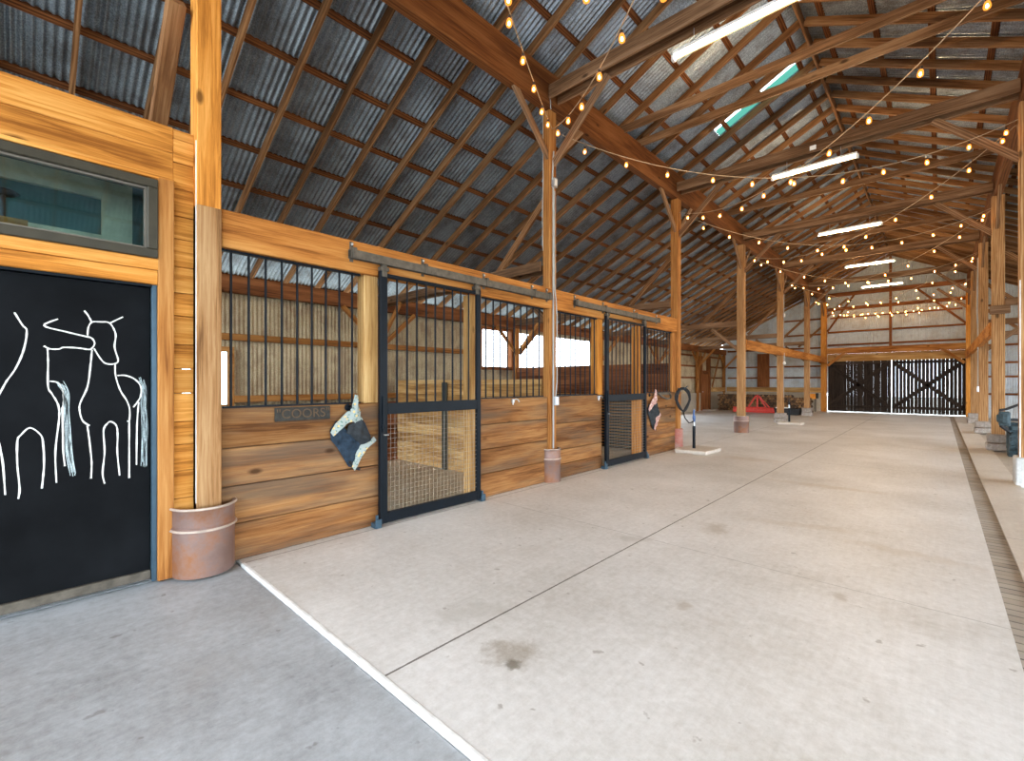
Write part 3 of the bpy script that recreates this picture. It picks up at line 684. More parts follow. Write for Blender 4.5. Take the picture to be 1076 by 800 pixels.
# left outer wall girts
for z, w in ((2.32, 'beam'), (1.2, 'beam')):
    for a, b in ((-3.9, PY[0] - .1), (PY[0] + .1, PY[1] - .1), (PY[1] + .1, 8.7)):
        if z < 2 and a > 1 and b < 5.6:
            girt((-9.3, 2.62, z), (-9.3, b, z), .12, .07, w, 'girt on the left outer wall')
        else: girt((-9.3, a, z), (-9.3, b, z), .12, .07, w, 'girt on the left outer wall')
for z in (1.75, 2.35, 2.9):
    girt((-9.33, 20.62, z), (-9.33, 24.0, z), .09, .05, 'red', 'girt on the left outer wall'); girt((-9.33, 26.0, z), (-9.33, 28.1, z), .09, .05, 'red', 'girt on the left outer wall')
struct(timber('beam_girt', (-9.2, 26.05, 1.1), (-9.2, 28.1, 1.1), .1, .24, W('plank', 0)), 'pale ledger beam beside the brown door')
for y in (24.66, 25.84): struct(MB().box(-9.42, -9.2, y - .06, y + .06, 0, 2.9).build('pillar_jamb', W('red', 2)), 'jamb of the brown door')
struct(timber('beam_brace', (-9.2, 26.1, 1.25), (-9.2, 27.3, 3.1), .05, .1, W('beam', 0)), 'long diagonal brace beside the brown door')
struct(timber('beam_brace', (-9.2, 23.9, 1.0), (-9.2, 24.5, 3.1), .05, .1, W('beam', 0)), 'long diagonal brace beside the brown door')
# stall window on the outer wall
w = struct(MB().box(-9.42, -9.30, 1.66, 2.62, 2.05, 2.14).box(-9.42, -9.30, 1.66, 2.62, 1.02, 1.1).box(-9.42, -9.30, 1.66, 1.75, 1.1, 2.05).box(-9.42, -9.30, 2.53, 2.62, 1.1, 2.05).build('window_1', W('beam', 1)), 'small bright window behind the first stall bars')
MB().box(-9.4, -9.394, 1.75, 2.53, 1.1, 2.05).build('window_pane', M['pane'], w)
# light openings further along
w = struct(MB().box(-9.42, -9.28, 8.68, 10.0, 1.86, 1.95).box(-9.42, -9.28, 8.68, 10.0, 3.0, 3.08).build('window_2', W('red', 1)), 'wide bright opening behind the second stall bars')
for k, y in enumerate((8.7, 9.96)): MB().box(-9.42, -9.28, y - .04, y + .04, 1.95, 3.0).build('window_jamb', W('red', 2), w)
struct(MB().box(-9.37, -9.3, 10.1, 14.6, -.15, 1.95).build('wall_left_boards', W('red', 1)), 'dark boards below the open side of the lean-to')

# ---- brown door in the far left corner
d = struct(MB().box(-9.36, -9.28, 24.72, 25.78, .03, 2.14).build('door_2', W('red', 2, vary=.05), bevel=.004), 'brown door in the far left corner')
MB().box(-9.28, -9.265, 24.72, 25.78, 1.95, 2.14).build('door_rail', W('red', 1), d)
MB().lathe((-9.25, 24.85, 1.0), [(0.0, -.03), (0.03, -.02), (0.03, .02), (0, .03)], 10).build('door_knob', M['steel'], d, smooth=True)
struct(MB().box(-9.4, -8.85, 24.8, 25.7, .0, .03).build('trim_sill', M['white']), 'pale sill at the brown door')

# ---- far barn doors
struct(MB().box(-4.2, .85, 28.12, 28.3, 2.95, 3.24).build('beam_door_header', W('beam', 0)), 'header beam over the far barn doors')
struct(MB().box(-4.2, .85, 28.32, 28.38, 2.56, 2.95).build('beam_door_fascia', W('plank', 0)), 'plank above the far barn doors')
for s, x in ((1, -4.17), (-1, .82)):
    struct(timber('beam_door_brace', (x, 28.05, 2.35), (x + s * .75, 28.05, 3.02), .07, .12, W('beam', 0), up=(0, 1, 0)), 'corner brace at the far barn doors')
def barn_door(x0, x1, label, xb):
    d = thing('barn_door', ((x0 + x1) / 2, 28.45, 0.05), label, 'door')
    d['kind'] = 'structure'; del d['category']; d.name = 'door_' + ('3' if x0 < -2 else '4'); ORG[d.name] = tuple(d.location)
    n = 19; wd = (x1 - x0) / n
    for k in range(n):
        gl = .0; gr = random.choice((.001, .0015, .003, .004)) if x0 < -2 else random.choice((.003, .006, .009, .012))
        MB().box(x0 + k * wd + gl / 2, x0 + (k + 1) * wd - gr, 28.44, 28.465, .03 + R(0, .012), 2.66).build('board', W('dark', 2, knots=False), d)
    for z in (.3, 2.45):
        MB().box(x0, x1, 28.40, 28.44, z - .06, z + .06).build('rail', W('dark', 0, knots=False), d)
    for a, b in (((x0 + .1, .35), (x1 - .1, 2.4)), ((x0 + .1, 2.4), (x1 - .1, .35))):
        timber('diagonal_brace', (a[0], 28.39, a[1]), (b[0], 28.39, b[1]), .03, .17, W('dark', 0, knots=False), up=(0, 1, 0), parent=d)
    return d
barn_door(-4.22, -1.685, 'left leaf of the dark slatted barn door', 1)
barn_door(-1.66, .87, 'right leaf of the dark slatted barn door with an X brace', 1)
# ---------------------------------------------------------------- tack room wall with chalkboard door
def board_rows(m, y0, y1, z0, z1, x0, x1, h=.28, cut=None):
    z = z0; k = 0
    while z < z1 - .01:
        zt = min(z1, z + h * (1 + .12 * math.sin(k * 2.3)))
        if z1 - zt < .06: zt = z1
        m.box(x0 - .002 * (k % 2), x1 - .002 * (k % 2), y0, y1, z + .002, zt - .002, bid=R(.05, 1)); z = zt; k += 1
    return m
m = MB()
board_rows(m, .80, .935, 0, 3.47, -4.4, -4.335, .2)                # narrow strip right of the door
m.box(-4.4, -4.335, -3.4, .80, 3.06, 3.27, bid=.31).box(-4.4, -4.332, -3.4, .80, 3.272, 3.47, bid=.77)
board_rows(m, -3.4, -.62, 0, 3.06, -4.4, -4.335, .28)
struct(m.build('wall_tack_room', W('gold', 1, vary=.25), bevel=.004, origin=(0, 0, 0)), 'golden board wall around the chalkboard door')
m = MB().box(-4.36, -4.30, .70, .80, 0, 3.05, bid=.2).box(-4.36, -4.30, -.62, -.52, 0, 3.05, bid=.4)
struct(m.build('trim_2', W('beam', 2), bevel=.004), 'upright casing beside the chalkboard door')
m = MB().box(-4.36, -4.298, -.52, .70, 2.235, 2.34, bid=.2).box(-4.36, -4.302, -.52, .80, 2.345, 2.43, bid=.6).box(-4.36, -4.30, -.62, .80, 3.03, 3.06, bid=.5)
struct(m.build('trim_3', W('gold', 1), bevel=.004), 'door lintel and window casing boards')
# transom window
w = thing('window_3', (-4.33, .1, 2.43), 'dark framed transom window above the chalkboard door', 'window'); del w['category']; w['kind'] = 'structure'
f = MB().box(-4.36, -4.28, -.52, .70, 2.43, 2.495).box(-4.36, -4.28, -.52, .70, 2.955, 3.02).box(-4.36, -4.28, .635, .70, 2.495, 2.955).box(-4.36, -4.28, -.52, -.455, 2.495, 2.955)
f.build('window_frame', M['bronze'], w, bevel=.006)
f = MB().box(-4.35, -4.31, -.455, .635, 2.495, 2.51).box(-4.35, -4.31, -.455, .635, 2.94, 2.955).box(-4.35, -4.31, .62, .635, 2.51, 2.94)
f.build('window_bead', M['bead'], w)
MB().box(-4.338, -4.332, -.455, .62, 2.51, 2.94).build('window_pane', M['pane'], w)
# dim room behind
struct(MB().box(-5.3, -5.2, -1.5, .88, 0, 3.40).box(-5.2, -4.46, .8, .88, 0, 3.40).build('wall_tack_back', M['tack'], origin=(0, 0, 0)), 'dim teal walls inside the tack room')
struct(MB().box(-5.3, -4.41, -.9, .75, 3.40, 3.43).build('ceiling_tack_room', M['tack']), 'tack room ceiling')
struct(MB().box(-6.4, -4.42, -3.5, 1.1, -.2, -.02).build('floor_tack_room', M['apron']), 'tack room floor')
wf = struct(MB().box(-5.2, -5.15, -1.2, .66, 3.05, 3.2).box(-5.2, -5.15, .46, .66, 2.0, 3.05).box(-5.2, -5.15, -1.2, .46, 2.6, 2.74).build('window_4', M['tacktrim']), 'pale window casing inside the tack room')
t = thing('hook_stand', (-4.8, -.09, 2.62), 'dark disc topped stand seen through the transom window', 'stand')
MB().lathe((-4.8, -.09, 2.62), [(0.0, .24), (.06, .235), (.085, .215), (.06, .2), (.014, .195), (.014, .02), (.06, .01), (.06, 0), (0, 0)], 16).build('stem', M['rubber'], t, smooth=True)
tag(MB().box(-5.0, -4.6, -1.2, 0.03, 2.55, 2.62).build('wall_shelf', W('beam', 1)), 'brown shelf just inside the transom window', 'shelf')
# chalkboard door
d = thing('door_1', (-4.37, .1, 0), 'black chalkboard door with chalk horses', 'door'); del d['category']; d['kind'] = 'structure'
MB().box(-4.41, -4.375, -.50, .665, .05, 2.215).build('leaf', M['chalkboard'], d, bevel=.003)
MB().box(-4.4, -4.325, .668, .70, 0, 2.235).box(-4.4, -4.325, -.52, -.50, 0, 2.235).build('door_frame', M['bluemetal'], d, bevel=.003)
MB().box(-4.4, -4.325, -.50, .668, 2.217, 2.235).build('head_frame', M['black'], d)
MB().box(-4.375, -4.345, -.50, .665, .02, .085).build('door_sweep', M['track'], d, bevel=.004)
def chalk_strokes(strokes, w):
    m = MB()
    for st in strokes:
        pts = [Vector((p[0], p[1])) for p in st]
        fine = []
        for i in range(len(pts) - 1):
            p0 = pts[max(0, i - 1)]; p1 = pts[i]; p2 = pts[i + 1]; p3 = pts[min(len(pts) - 1, i + 2)]
            for k in range(5):
                t = k / 5
                fine.append(0.5 * ((2 * p1) + (p2 - p0) * t + (2 * p0 - 5 * p1 + 4 * p2 - p3) * t * t + (3 * p1 - p0 - 3 * p2 + p3) * t ** 3))
        fine.append(pts[-1])
        vs = []
        for i, p in enumerate(fine):
            a = fine[max(0, i - 1)]; b = fine[min(len(fine) - 1, i + 1)]
            t = (b - a)
            t = t.normalized() if t.length > 1e-6 else Vector((0, 1))
            n = Vector((-t.y, t.x)) * w * .5 * R(.75, 1.2)
            vs += [(-4.3735, p.x + n.x, p.y + n.y), (-4.3735, p.x - n.x, p.y - n.y)]
        m.add(vs, [(2 * i, 2 * i + 1, 2 * i + 3, 2 * i + 2) for i in range(len(fine) - 1)])
    return m
chalk_strokes(CHALK, .0095).build('chalk_drawing', M['chalk'], d)
ts = []
for T in TAILS:
    for k in range(9):
        o = (k - 4) * .0036
        ts.append([(y + o + R(-.004, .004), z + R(-.02, .02)) for y, z in T])
chalk_strokes(ts, .0032).build('chalk_tails', M['tail'], d)

# ---------------------------------------------------------------- stall front
def half_wall(y0, y1, label, bars, name='stall_half_wall'):
    t = thing(name, (-4.34, (y0 + y1) / 2, 0), label, 'stall wall')
    m = MB(); zs = [0.0, .31, .63, .95, 1.285]
    if y1 - y0 < 1.4: zs = [0.0, .22, .45, .86, 1.285]
    for a, b in zip(zs, zs[1:]):
        m.box(-4.385, -4.315 - R(0, .006), y0, y1, a + .004, b - .003, bid=R(.05, 1))
    m.build('board_panel', W('stall', 1, vary=.45, grey=(.115, .085, .06)), t, bevel=.005)
    b0, b1 = bars[0] - .09, bars[-1] + .08
    b0, b1 = max(b0, y0 + .01), min(b1, y1 - .01)
    MB().box(-4.37, -4.33, b0, b1, 1.285, 1.3).build('bottom_channel', M['black'], t)
    MB().box(-4.37, -4.33, b0, b1, 2.59, 2.61).build('top_channel', M['black'], t)
    for y in bars:
        MB().tube([(-4.35, y, 1.3), (-4.35, y, 2.6)], .0105, 8).build('bar', M['black'], t, smooth=True)
    return t
def seq(a, b, n): return [a + (b - a) * k / (n - 1) for k in range(n)]
half_wall(1.12, 2.585, 'plank half wall with black bars carrying the name plaque, nearest stall', seq(1.2, 2.285, 9))
half_wall(3.97, 5.41, 'plank half wall with black bars left of the conduit post', seq(4.155, 5.25, 9))
half_wall(5.59, 6.93, 'plank half wall with black bars right of the conduit post', seq(5.76, 6.74, 8))
half_wall(8.48, 9.99, 'plank half wall with black bars beside the far mask and hose', seq(8.72, 9.74, 8))
def jamb(y0, y1, x0, x1, label, wood='post', z0=1.287):
    o = MB().box(x0, x1, y0, y1, z0, 2.61).build('door_jamb_post', W(wood, 2), bevel=.006); return tag(o, label, 'post')
jamb(2.40, 2.56, -4.46, -4.318, 'short square jamb post left of the first stall door', 'plank')
jamb(3.86, 3.965, -4.46, -4.33, 'slim pale jamb post behind the right edge of the first stall door', 'plank', -.13)
jamb(3.975, 4.05, -4.39, -4.32, 'thin orange upright between first stall door and bars', 'beam')
jamb(6.80, 6.94, -4.46, -4.31, 'bright orange jamb post left of the second stall door', 'gold')
jamb(8.28, 8.42, -4.48, -4.33, 'jamb post seen through the second stall door mesh', 'gold', -.13)
jamb(9.80, 9.98, -4.40, -4.31, 'upright behind the last bars beside the hose post', 'beam')

# sliding doors
def stall_door(y0, y1, label, step):
    x = -4.245; t = thing('sliding_stall_door', (x, y0, .03), label, 'door')
    fr = MB()
    fr.box(x - .025, x + .025, y0, y0 + .085, .03, 2.66).box(x - .025, x + .025, y1 - .06, y1, .03, 2.66)
    fr.box(x - .02, x + .02, y0 + .085, y1 - .06, .03, .14).box(x - .02, x + .02, y0 + .085, y1 - .06, 1.165, 1.285).box(x - .02, x + .02, y0 + .085, y1 - .06, 2.60, 2.64)
    fr.build('frame', M['black'], t, bevel=.004)
    n = 9
    for k in range(n):
        y = y0 + .085 + (y1 - y0 - .145) * (k + 1) / (n + 1)
        MB().tube([(x, y, 1.285), (x, y, 2.60)], .0105, 8).build('bar', M['black'], t, smooth=True)
    m = MB(); a, b = y0 + .085, y1 - .06
    ny = int((b - a) / step); nz = int(1.03 / step)
    for k in range(1, ny): m.box(x - .0013, x + .0013, a + (b - a) * k / ny - .0013, a + (b - a) * k / ny + .0013, .14, 1.165)
    for k in range(1, nz): m.box(x + .0013, x + .005, a, b, .14 + 1.025 * k / nz - .0013, .14 + 1.025 * k / nz + .0013)
    m.build('wire_mesh', M['wire'], t)
    la = MB().box(x + .025, x + .045, y0 + .02, y0 + .045, .98, 1.36).box(x + .025, x + .05, y0 + .012, y0 + .053, 1.02, 1.06)
    l = la.build('latch', M['black'], t, bevel=.003)
    MB().tube([(x + .035, y0 + .033, .955), (x + .035, y0 + .09, .95)], .007, 8).build('latch_pin', M['steel'], l, smooth=True)
    for y in (y0 + .05, y1 - .06):
        h = MB().box(x - .02, x + .03, y - .03, y + .03, 2.60, 2.74).box(x - .03, x + .035, y - .05, y + .05, 2.66, 2.70)
        hh = h.build('roller_hanger', M['track'], t, bevel=.004)
        MB().lathe((x - .01, y, 2.76), [(0, -.02), (.035, -.02), (.04, 0), (.035, .02), (0, .02)], 12, axis='x').build('roller', M['steel'], hh, smooth=True)
    for y in (y0 - .03, y1 + .03):
        g = MB().box(x - .05, x + .03, y - .035, y + .035, 0.0, .05).box(x + .03, x + .045, y - .035, y + .035, 0, .09)
        g.tube([(x + .01, y, .05), (x + .01, y, .13)], .018, 10)
        g.build('floor_guide', M['bluemetal'], t, bevel=.003)
    return t
stall_door(2.53, 3.95, 'black sliding stall door with wire mesh lower half, nearest', .05)
stall_door(6.93, 8.42, 'black sliding stall door with wire mesh lower half, beside the far mask', .05)
def track(y0, y1, label, ys):
    t = thing('door_track', (-4.24, y0, 2.74), label, 'door track')
    m = MB(); x = -4.235
    m.box(x - .03, x + .03, y0, y1, 2.80, 2.81).box(x + .024, x + .03, y0, y1, 2.725, 2.80).box(x - .03, x - .024, y0, y1, 2.725, 2.80)
    m.build('rail', M['track'], t)
    for y in ys:
        b = MB().box(x - .045, x + .04, y - .02, y + .02, 2.81, 2.83).box(x - .05, x - .04, y - .02, y + .02, 2.70, 2.90).box(x + .03, x + .038, y - .02, y + .02, 2.72, 2.83)
        bb = b.build('bracket', M['track'], t, bevel=.002)
        MB().lathe((x - .035, y, 2.875), [(0, 0), (.012, 0), (.012, .012), (0, .014)], 8, axis='x').build('bolt', M['steel'], bb)
    return t
track(2.2, 5.38, 'dark sliding door track over the nearest stall door', (2.24, 3.1, 4.05, 5.0, 5.34))
track(6.0, 9.0, 'dark sliding door track over the farther stall door', (6.05, 6.9, 8.0, 8.95))

# stall partitions and back
def part_wall(name, y, x0, x1, z1, wood, label, h=.2, gap=.004, z0=-.13):
    m = MB(); z = z0
    while z < z1 - .02:
        zt = min(z1, z + h); m.box(x0, x1, y - .025, y + .025, z + gap / 2, zt - gap / 2, bid=R(.05, 1)); z = zt
    o = m.build(name, W(wood, 0, vary=.3), bevel=.004); return tag(o, label, 'partition')
part_wall('stall_partition', 5.46, -8.4, -4.46, 1.55, 'plank', 'pale plank partition between the two stalls')
pp = part_wall('stall_partition', 10.045, -9.2, -4.46, 1.2, 'dark', 'dark slatted partition at the far end of the second stall', .075, .032)
MB().box(-9.2, -4.46, 10.086, 10.10, -.13, 1.94).build('backing_boards', W('beam', 0), pp)
o = part_wall('stall_partition', 10.06, -9.2, -4.46, 1.95, 'red', 'dark upper boards over the slatted far partition', .24, .002, 1.21)
t = thing('steel_channel', (-6.75, 5.4, -.13), 'grey green slotted steel upright on the pale partition', 'post')
MB().box(-6.8, -6.70, 5.395, 5.41, -.13, 1.5).box(-6.8, -6.788, 5.36, 5.395, -.13, 1.5).box(-6.712, -6.70, 5.36, 5.395, -.13, 1.5).build('channel', M['hpost'], t)
m = MB(); z = -.13
for k in range(5): m.box(-8.46, -8.41, 1.15, 10.0, z + k * .246, z + (k + 1) * .246 - .005, bid=R(.05, 1))
tag(m.build('stall_back_boards', W('red', 1, vary=.3), bevel=.004), 'reddish low board wall along the back of the stalls', 'partition')

# name plaque
t = thing('name_plaque', (-4.31, 1.78, 1.15), 'small dark wooden plaque with raised letters under the stall bars', 'sign')
MB().box(-4.314, -4.29, 1.53, 2.03, 1.15, 1.275).build('plaque_board', plain('plaque_grey', (.035, .033, .028), .8, noise=.4, scale=20), t, bevel=.004)
cu = bpy.data.curves.new('letters', 'FONT'); cu.body = '"COORS"'; cu.size = .118; cu.extrude = .004; cu.align_x = 'CENTER'; cu.align_y = 'CENTER'; cu.offset = -.0006
fo = bpy.data.objects.new('letters_tmp', cu); COL.objects.link(fo)
bpy.context.view_layer.update()
me = bpy.data.meshes.new_from_object(fo); me.name = 'letters'; bpy.data.objects.remove(fo)
me.materials.clear(); me.materials.append(plain('plaque_letter_wood', (.10, .062, .035), .7))
lo = bpy.data.objects.new('letters', me); COL.objects.link(lo); lo.parent = t
lo.matrix_basis = Matrix.Translation((.023, 0, .062)) @ Matrix(((0, 0, 1, 0), (1, 0, 0, 0), (0, 1, 0, 0), (0, 0, 0, 1)))

# fly masks hanging on hooks
def hook(y, z, label):
    t = thing('wall_hook', (-4.31, y, z), label, 'hook')
    MB().lathe((-4.314, y, z), [(0, 0), (.035, 0), (.035, .008), (0, .01)], 12, axis='x').build('plate', M['black'], t, smooth=True)
    MB().tube([(-4.306, y, z), (-4.26, y, z - .01), (-4.235, y, z + .0), (-4.235, y, z + .04)], .006, 8).build('prong', M['black'], t, smooth=True)
    return t
def sheet_mesh(outline, x0, depth, n=9, fold=.02, ph=0.0):
    """cloth patch: fan of rings from the outline inward with soft folds, two sided with real thickness"""
    c = Vector((sum(p[0] for p in outline) / len(outline), sum(p[1] for p in outline) / len(outline)))
    pts = []
    L = len(outline); dense = []
    for i in range(L):
        a = Vector(outline[i]); b = Vector(outline[(i + 1) % L])
        for k in range(4): dense.append(a.lerp(b, k / 4))
    D = len(dense); vs = []; fs = []
    for r in range(n + 1):
        s = 1 - r / n
        for p in dense:
            q = c + (p - c) * s
            wv = fold * math.sin(q.y * 38 + q.x * 22 + ph) + fold * .7 * math.sin(q.x * 55 - q.y * 14 + ph)
            vs.append((x0 + depth * (1 - s * s) + wv * (1 - s ** 4) + .004, q.x, q.y))
    for r in range(n):
        for k in range(D): fs.append((r * D + k, r * D + (k + 1) % D, (r + 1) * D + (k + 1) % D, (r + 1) * D + k))
    o = len(vs)
    vs += [(x0 - .002, p.x, p.y) for p in dense] + [(x0 - .002, c.x, c.y)]
    for k in range(D):
        fs.append((k, o + k, o + (k + 1) % D, (k + 1) % D)); fs.append((o + k, o + D, o + (k + 1) % D))
    return MB().add(vs, fs)
def mask(PT, label, cloth, trim, s=1.0, oy=0, oz=0, flip=1):
    def q(L): return [((y - 2.25) * s * flip + 2.25 + oy, (z - 1.36) * s + 1.36 + oz) for y, z in L]
    t = thing('fly_mask', (-4.27, 2.25 + oy, .62 + oz), label, 'fly mask')
    sheet_mesh(q(PT['net']), -4.30, .05, fold=.012).build('net', cloth, t, smooth=True)
    sheet_mesh(q(PT['eye']), -4.262, .035, fold=.012, ph=2).build('eye_dart', M['greycloth'], t, smooth=True)
    for k in ('ear', 'top', 'nose'):
        sheet_mesh(q(PT[k]), -4.268 if k != 'ear' else -4.262, .028, fold=.006, ph=1).build({'ear': 'ear_cover', 'top': 'brow_trim', 'nose': 'nose_trim'}[k], trim, t, smooth=True)
    a = q([(2.22, .72), (2.27, .64), (2.33, .625)])
    MB().tube([(-4.28, y, z) for y, z in a], .014, 6).build('strap', M['rubber'], t, smooth=True)
    return t
PT = {
 'net': [(2.14, 1.10), (2.20, 1.02), (2.36, 1.14), (2.40, 1.08), (2.46, .95), (2.47, .88), (2.36, .84), (2.28, .64), (2.22, .66), (2.10, .87), (2.04, .94), (2.03, 1.04), (2.09, 1.12)],
 'eye': [(2.20, 1.08), (2.34, 1.13), (2.42, .98), (2.45, .90), (2.32, .86), (2.26, .94), (2.18, 1.0)],
 'ear': [(2.24, 1.14), (2.22, 1.24), (2.25, 1.30), (2.27, 1.38), (2.30, 1.37), (2.30, 1.28), (2.33, 1.20), (2.32, 1.11), (2.27, 1.09)],
 'top': [(2.02, 1.02), (2.07, 1.10), (2.20, 1.22), (2.26, 1.20), (2.34, 1.15), (2.36, 1.12), (2.24, 1.12), (2.12, 1.05), (2.05, .98)],
 'nose': [(2.24, .66), (2.30, .84), (2.33, .90), (2.40, .89), (2.48, .94), (2.51, .90), (2.40, .83), (2.33, .72), (2.27, .62)],
}
hook(2.22, 1.25, 'black hook holding the floral trimmed mask')
mask(PT, 'navy mesh fly mask with pale floral trim on the nearest stall wall', M['meshcloth'], M['floral'])
hook(8.72, 1.24, 'black hook holding the pink trimmed mask')
mask(PT, 'dark mesh fly mask with pink trim on the farthest stall wall', M['greycloth'], M['pinktrim'], 1.12, 6.6, -.02)
def tiehook(y, z, label):
    t = thing('tie_ring', (-4.31, y, z), label, 'hook')
    pts = [(-4.29, y + .05 * math.cos(a) * 1.3, z - .04 + .06 * math.sin(a)) for a in [math.pi * 1.1 - k * .4 for k in range(9)]]
    MB().tube(pts, .009, 8).build('ring', M['steel'], t, smooth=True)
    MB().box(-4.318, -4.28, y - .075, y - .04, z - .03, z + .02).build('staple', M['steel'], t, bevel=.003)
tiehook(4.68, 1.25, 'small grey metal hook below the bars left of the conduit post')
tiehook(6.85, 1.25, 'small grey metal hook beside the second stall door')
o = thing('feed_bracket', (-4.3, 9.35, 1.2), 'rusty half round bracket below the last stall bars', 'bracket')
MB().tube([(-4.3, 9.1, 1.27), (-4.24, 9.13, 1.2), (-4.2, 9.3, 1.15), (-4.2, 9.45, 1.16), (-4.26, 9.62, 1.2), (-4.3, 9.64, 1.27)], .02, 8).build('band', M['track'], o, smooth=True)
MB().box(-4.318, -4.3, 9.08, 9.66, 1.24, 1.28).build('back_strap', M['track'], o)

# conduits
def conduit(pts, label, boxes=(), r=.0125):
    t = thing('conduit', pts[0], label, 'conduit')
    MB().tube(pts, r, 10).build('pipe', M['conduit'], t, smooth=True)
    for (x, y, z, w, hh) in boxes:
        b = MB().box(x - .025, x + .025, y - w / 2, y + w / 2, z - hh / 2, z + hh / 2).build('outlet_box', M['steel'], t, bevel=.004)
        MB().box(x + .025, x + .03, y - w * .3, y + w * .3, z - hh * .35, z + hh * .35).build('cover', M['white'], b)
    return t
conduit([(-4.262, 5.48, .5), (-4.262, 5.48, 4.45), (-4.262, 5.46, 4.6), (-4.27, 5.5, 5.0)], 'straight pale grey conduit down the post between the stall doors', [(-4.255, 5.50, 4.52, .09, .14)])
conduit([(-4.25, 5.52, 1.28), (-4.25, 5.555, 1.5), (-4.25, 5.555, 2.5), (-4.25, 5.53, 2.75), (-4.262, 5.51, 3.0), (-4.262, 5.51, 4.4)], 'thin white cable bending around the header on the conduit post', [(-4.25, 5.53, 1.22, .09, .13)], r=.009)
conduit([(-4.40, 5.40, 3.5), (-4.41, 5.40, 4.0), (-4.395, 5.40, 4.6), (-4.40, 5.40, 5.3), (-4.40, 5.39, 5.9), (-4.3, 5.4, 6.15), (-4.26, 5.42, 5.6)], 'loose white cable up the left edge of the conduit post', r=.007)
conduit([(-4.24, 19.4, .95), (-4.24, 19.4, 4.2), (-4.235, 19.42, 4.9)], 'white conduit on the post behind the second hydrant', [(-4.24, 19.4, 4.0, .1, .14)])
conduit([(.84, 19.35, 1.35), (.84, 19.35, 3.1), (.82, 19.35, 3.6), (.84, 19.36, 5.2)], 'white conduit with outlet hanging before the right post row', [(.84, 19.35, 1.3, .1, .16)], r=.018)
t = thing('pendant_bulb', (-4.2, 19.3, 2.15), 'small white bulb hanging beside the post behind the second hydrant', 'light bulb')
MB().tube([(-4.2, 19.3, 2.28), (-4.2, 19.3, 2.6)], .008, 6).build('cord', M['white'], t)
MB().lathe((-4.2, 19.3, 2.15), [(0, 0), (.04, .02), (.055, .06), (.04, .1), (.02, .13), (0, .13)], 12).build('globe', M['white'], t, smooth=True)

# hydrants with pads, hose
def hydrant(x, y, h, label, head):
    t = thing('yard_hydrant', (x, y, .08), label, 'hydrant')
    MB().tube([(x, y, .08), (x, y, .08 + h * .62)], .032, 12).build('standpipe', M['black'], t, smooth=True)
    MB().tube([(x, y, .08 + h * .62), (x, y, .08 + h * .78)], .02, 12).build('riser', M['steel'], t, smooth=True)
    z = .08 + h * .78
    hd = MB().tube([(x, y, z), (x, y, z + .07), (x, y, z + .1)], [.03, .032, .024], 12).tube([(x, y, z + .05), (x + .04, y - .07, z + .03), (x + .045, y - .085, z - .03)], .016, 8).build('head', head, t, smooth=True)
    MB().obox((x - .01, y + .02, z + .15), (.012, 0, 0), (0, .02, 0), (0, .01, .075)).build('lever', head, t, bevel=.004)
def pad(x0, x1, y0, y1, z, label):
    m = MB().prism([(x0 + .05, y0), (x1, y0 + .04), (x1 + .03, y1 - .05), (x0 + .1, y1), (x0, y0 + .25)], 'z', 0, z)
    tag(m.build('concrete_pad', M['curb'], bevel=.012), label, 'concrete pad')
pad(-4.2, -3.5, 9.55, 10.45, .075, 'raised concrete pad under the nearer hydrant')
hydrant(-3.87, 9.9, .78, 'blue headed black yard hydrant standing beside the hose', M['bluepaint'])
pad(-4.3, -3.55, 18.55, 19.1, .075, 'raised concrete pad under the farther hydrant')
hydrant(-3.95, 18.85, .8, 'black yard hydrant farther down the aisle, before the firewood', M['rubber'])
t = thing('garden_hose', (-4.1, 9.98, .7), 'coiled black hose hanging on the post beside the hydrant', 'hose')
pts = []
for k in range(96):
    a = -math.pi / 2 + k * 2 * math.pi / 24; rr = 1 + .07 * math.sin(k * .9)
    u, v = .17 * rr * math.cos(a), .25 * rr * math.sin(a)
    if v < 0: u *= 1 + v * 1.8
    pts.append((-4.13 + .02 * math.sin(k * .37) + u * .55, 9.95 + u * .85, 1.12 + v))
MB().tube(pts, .017, 8).build('coil', M['rubber'], t, smooth=True)
MB().tube([pts[0], (-4.08, 9.93, .72), (-3.98, 9.9, .62), (-3.9, 9.86, .64), (-3.85, 9.83, .67)], .013, 8).build('hose_end', M['rubber'], t, smooth=True)
t2 = thing('hose_hook', (-4.24, 9.98, 1.36), 'metal hose hook on the post beside the hydrant', 'hook')
MB().tube([(-4.262, 10.0, 1.36), (-4.1, 9.96, 1.36), (-4.03, 9.95, 1.42)], .012, 8).build('arm', M['bluemetal'], t2, smooth=True)

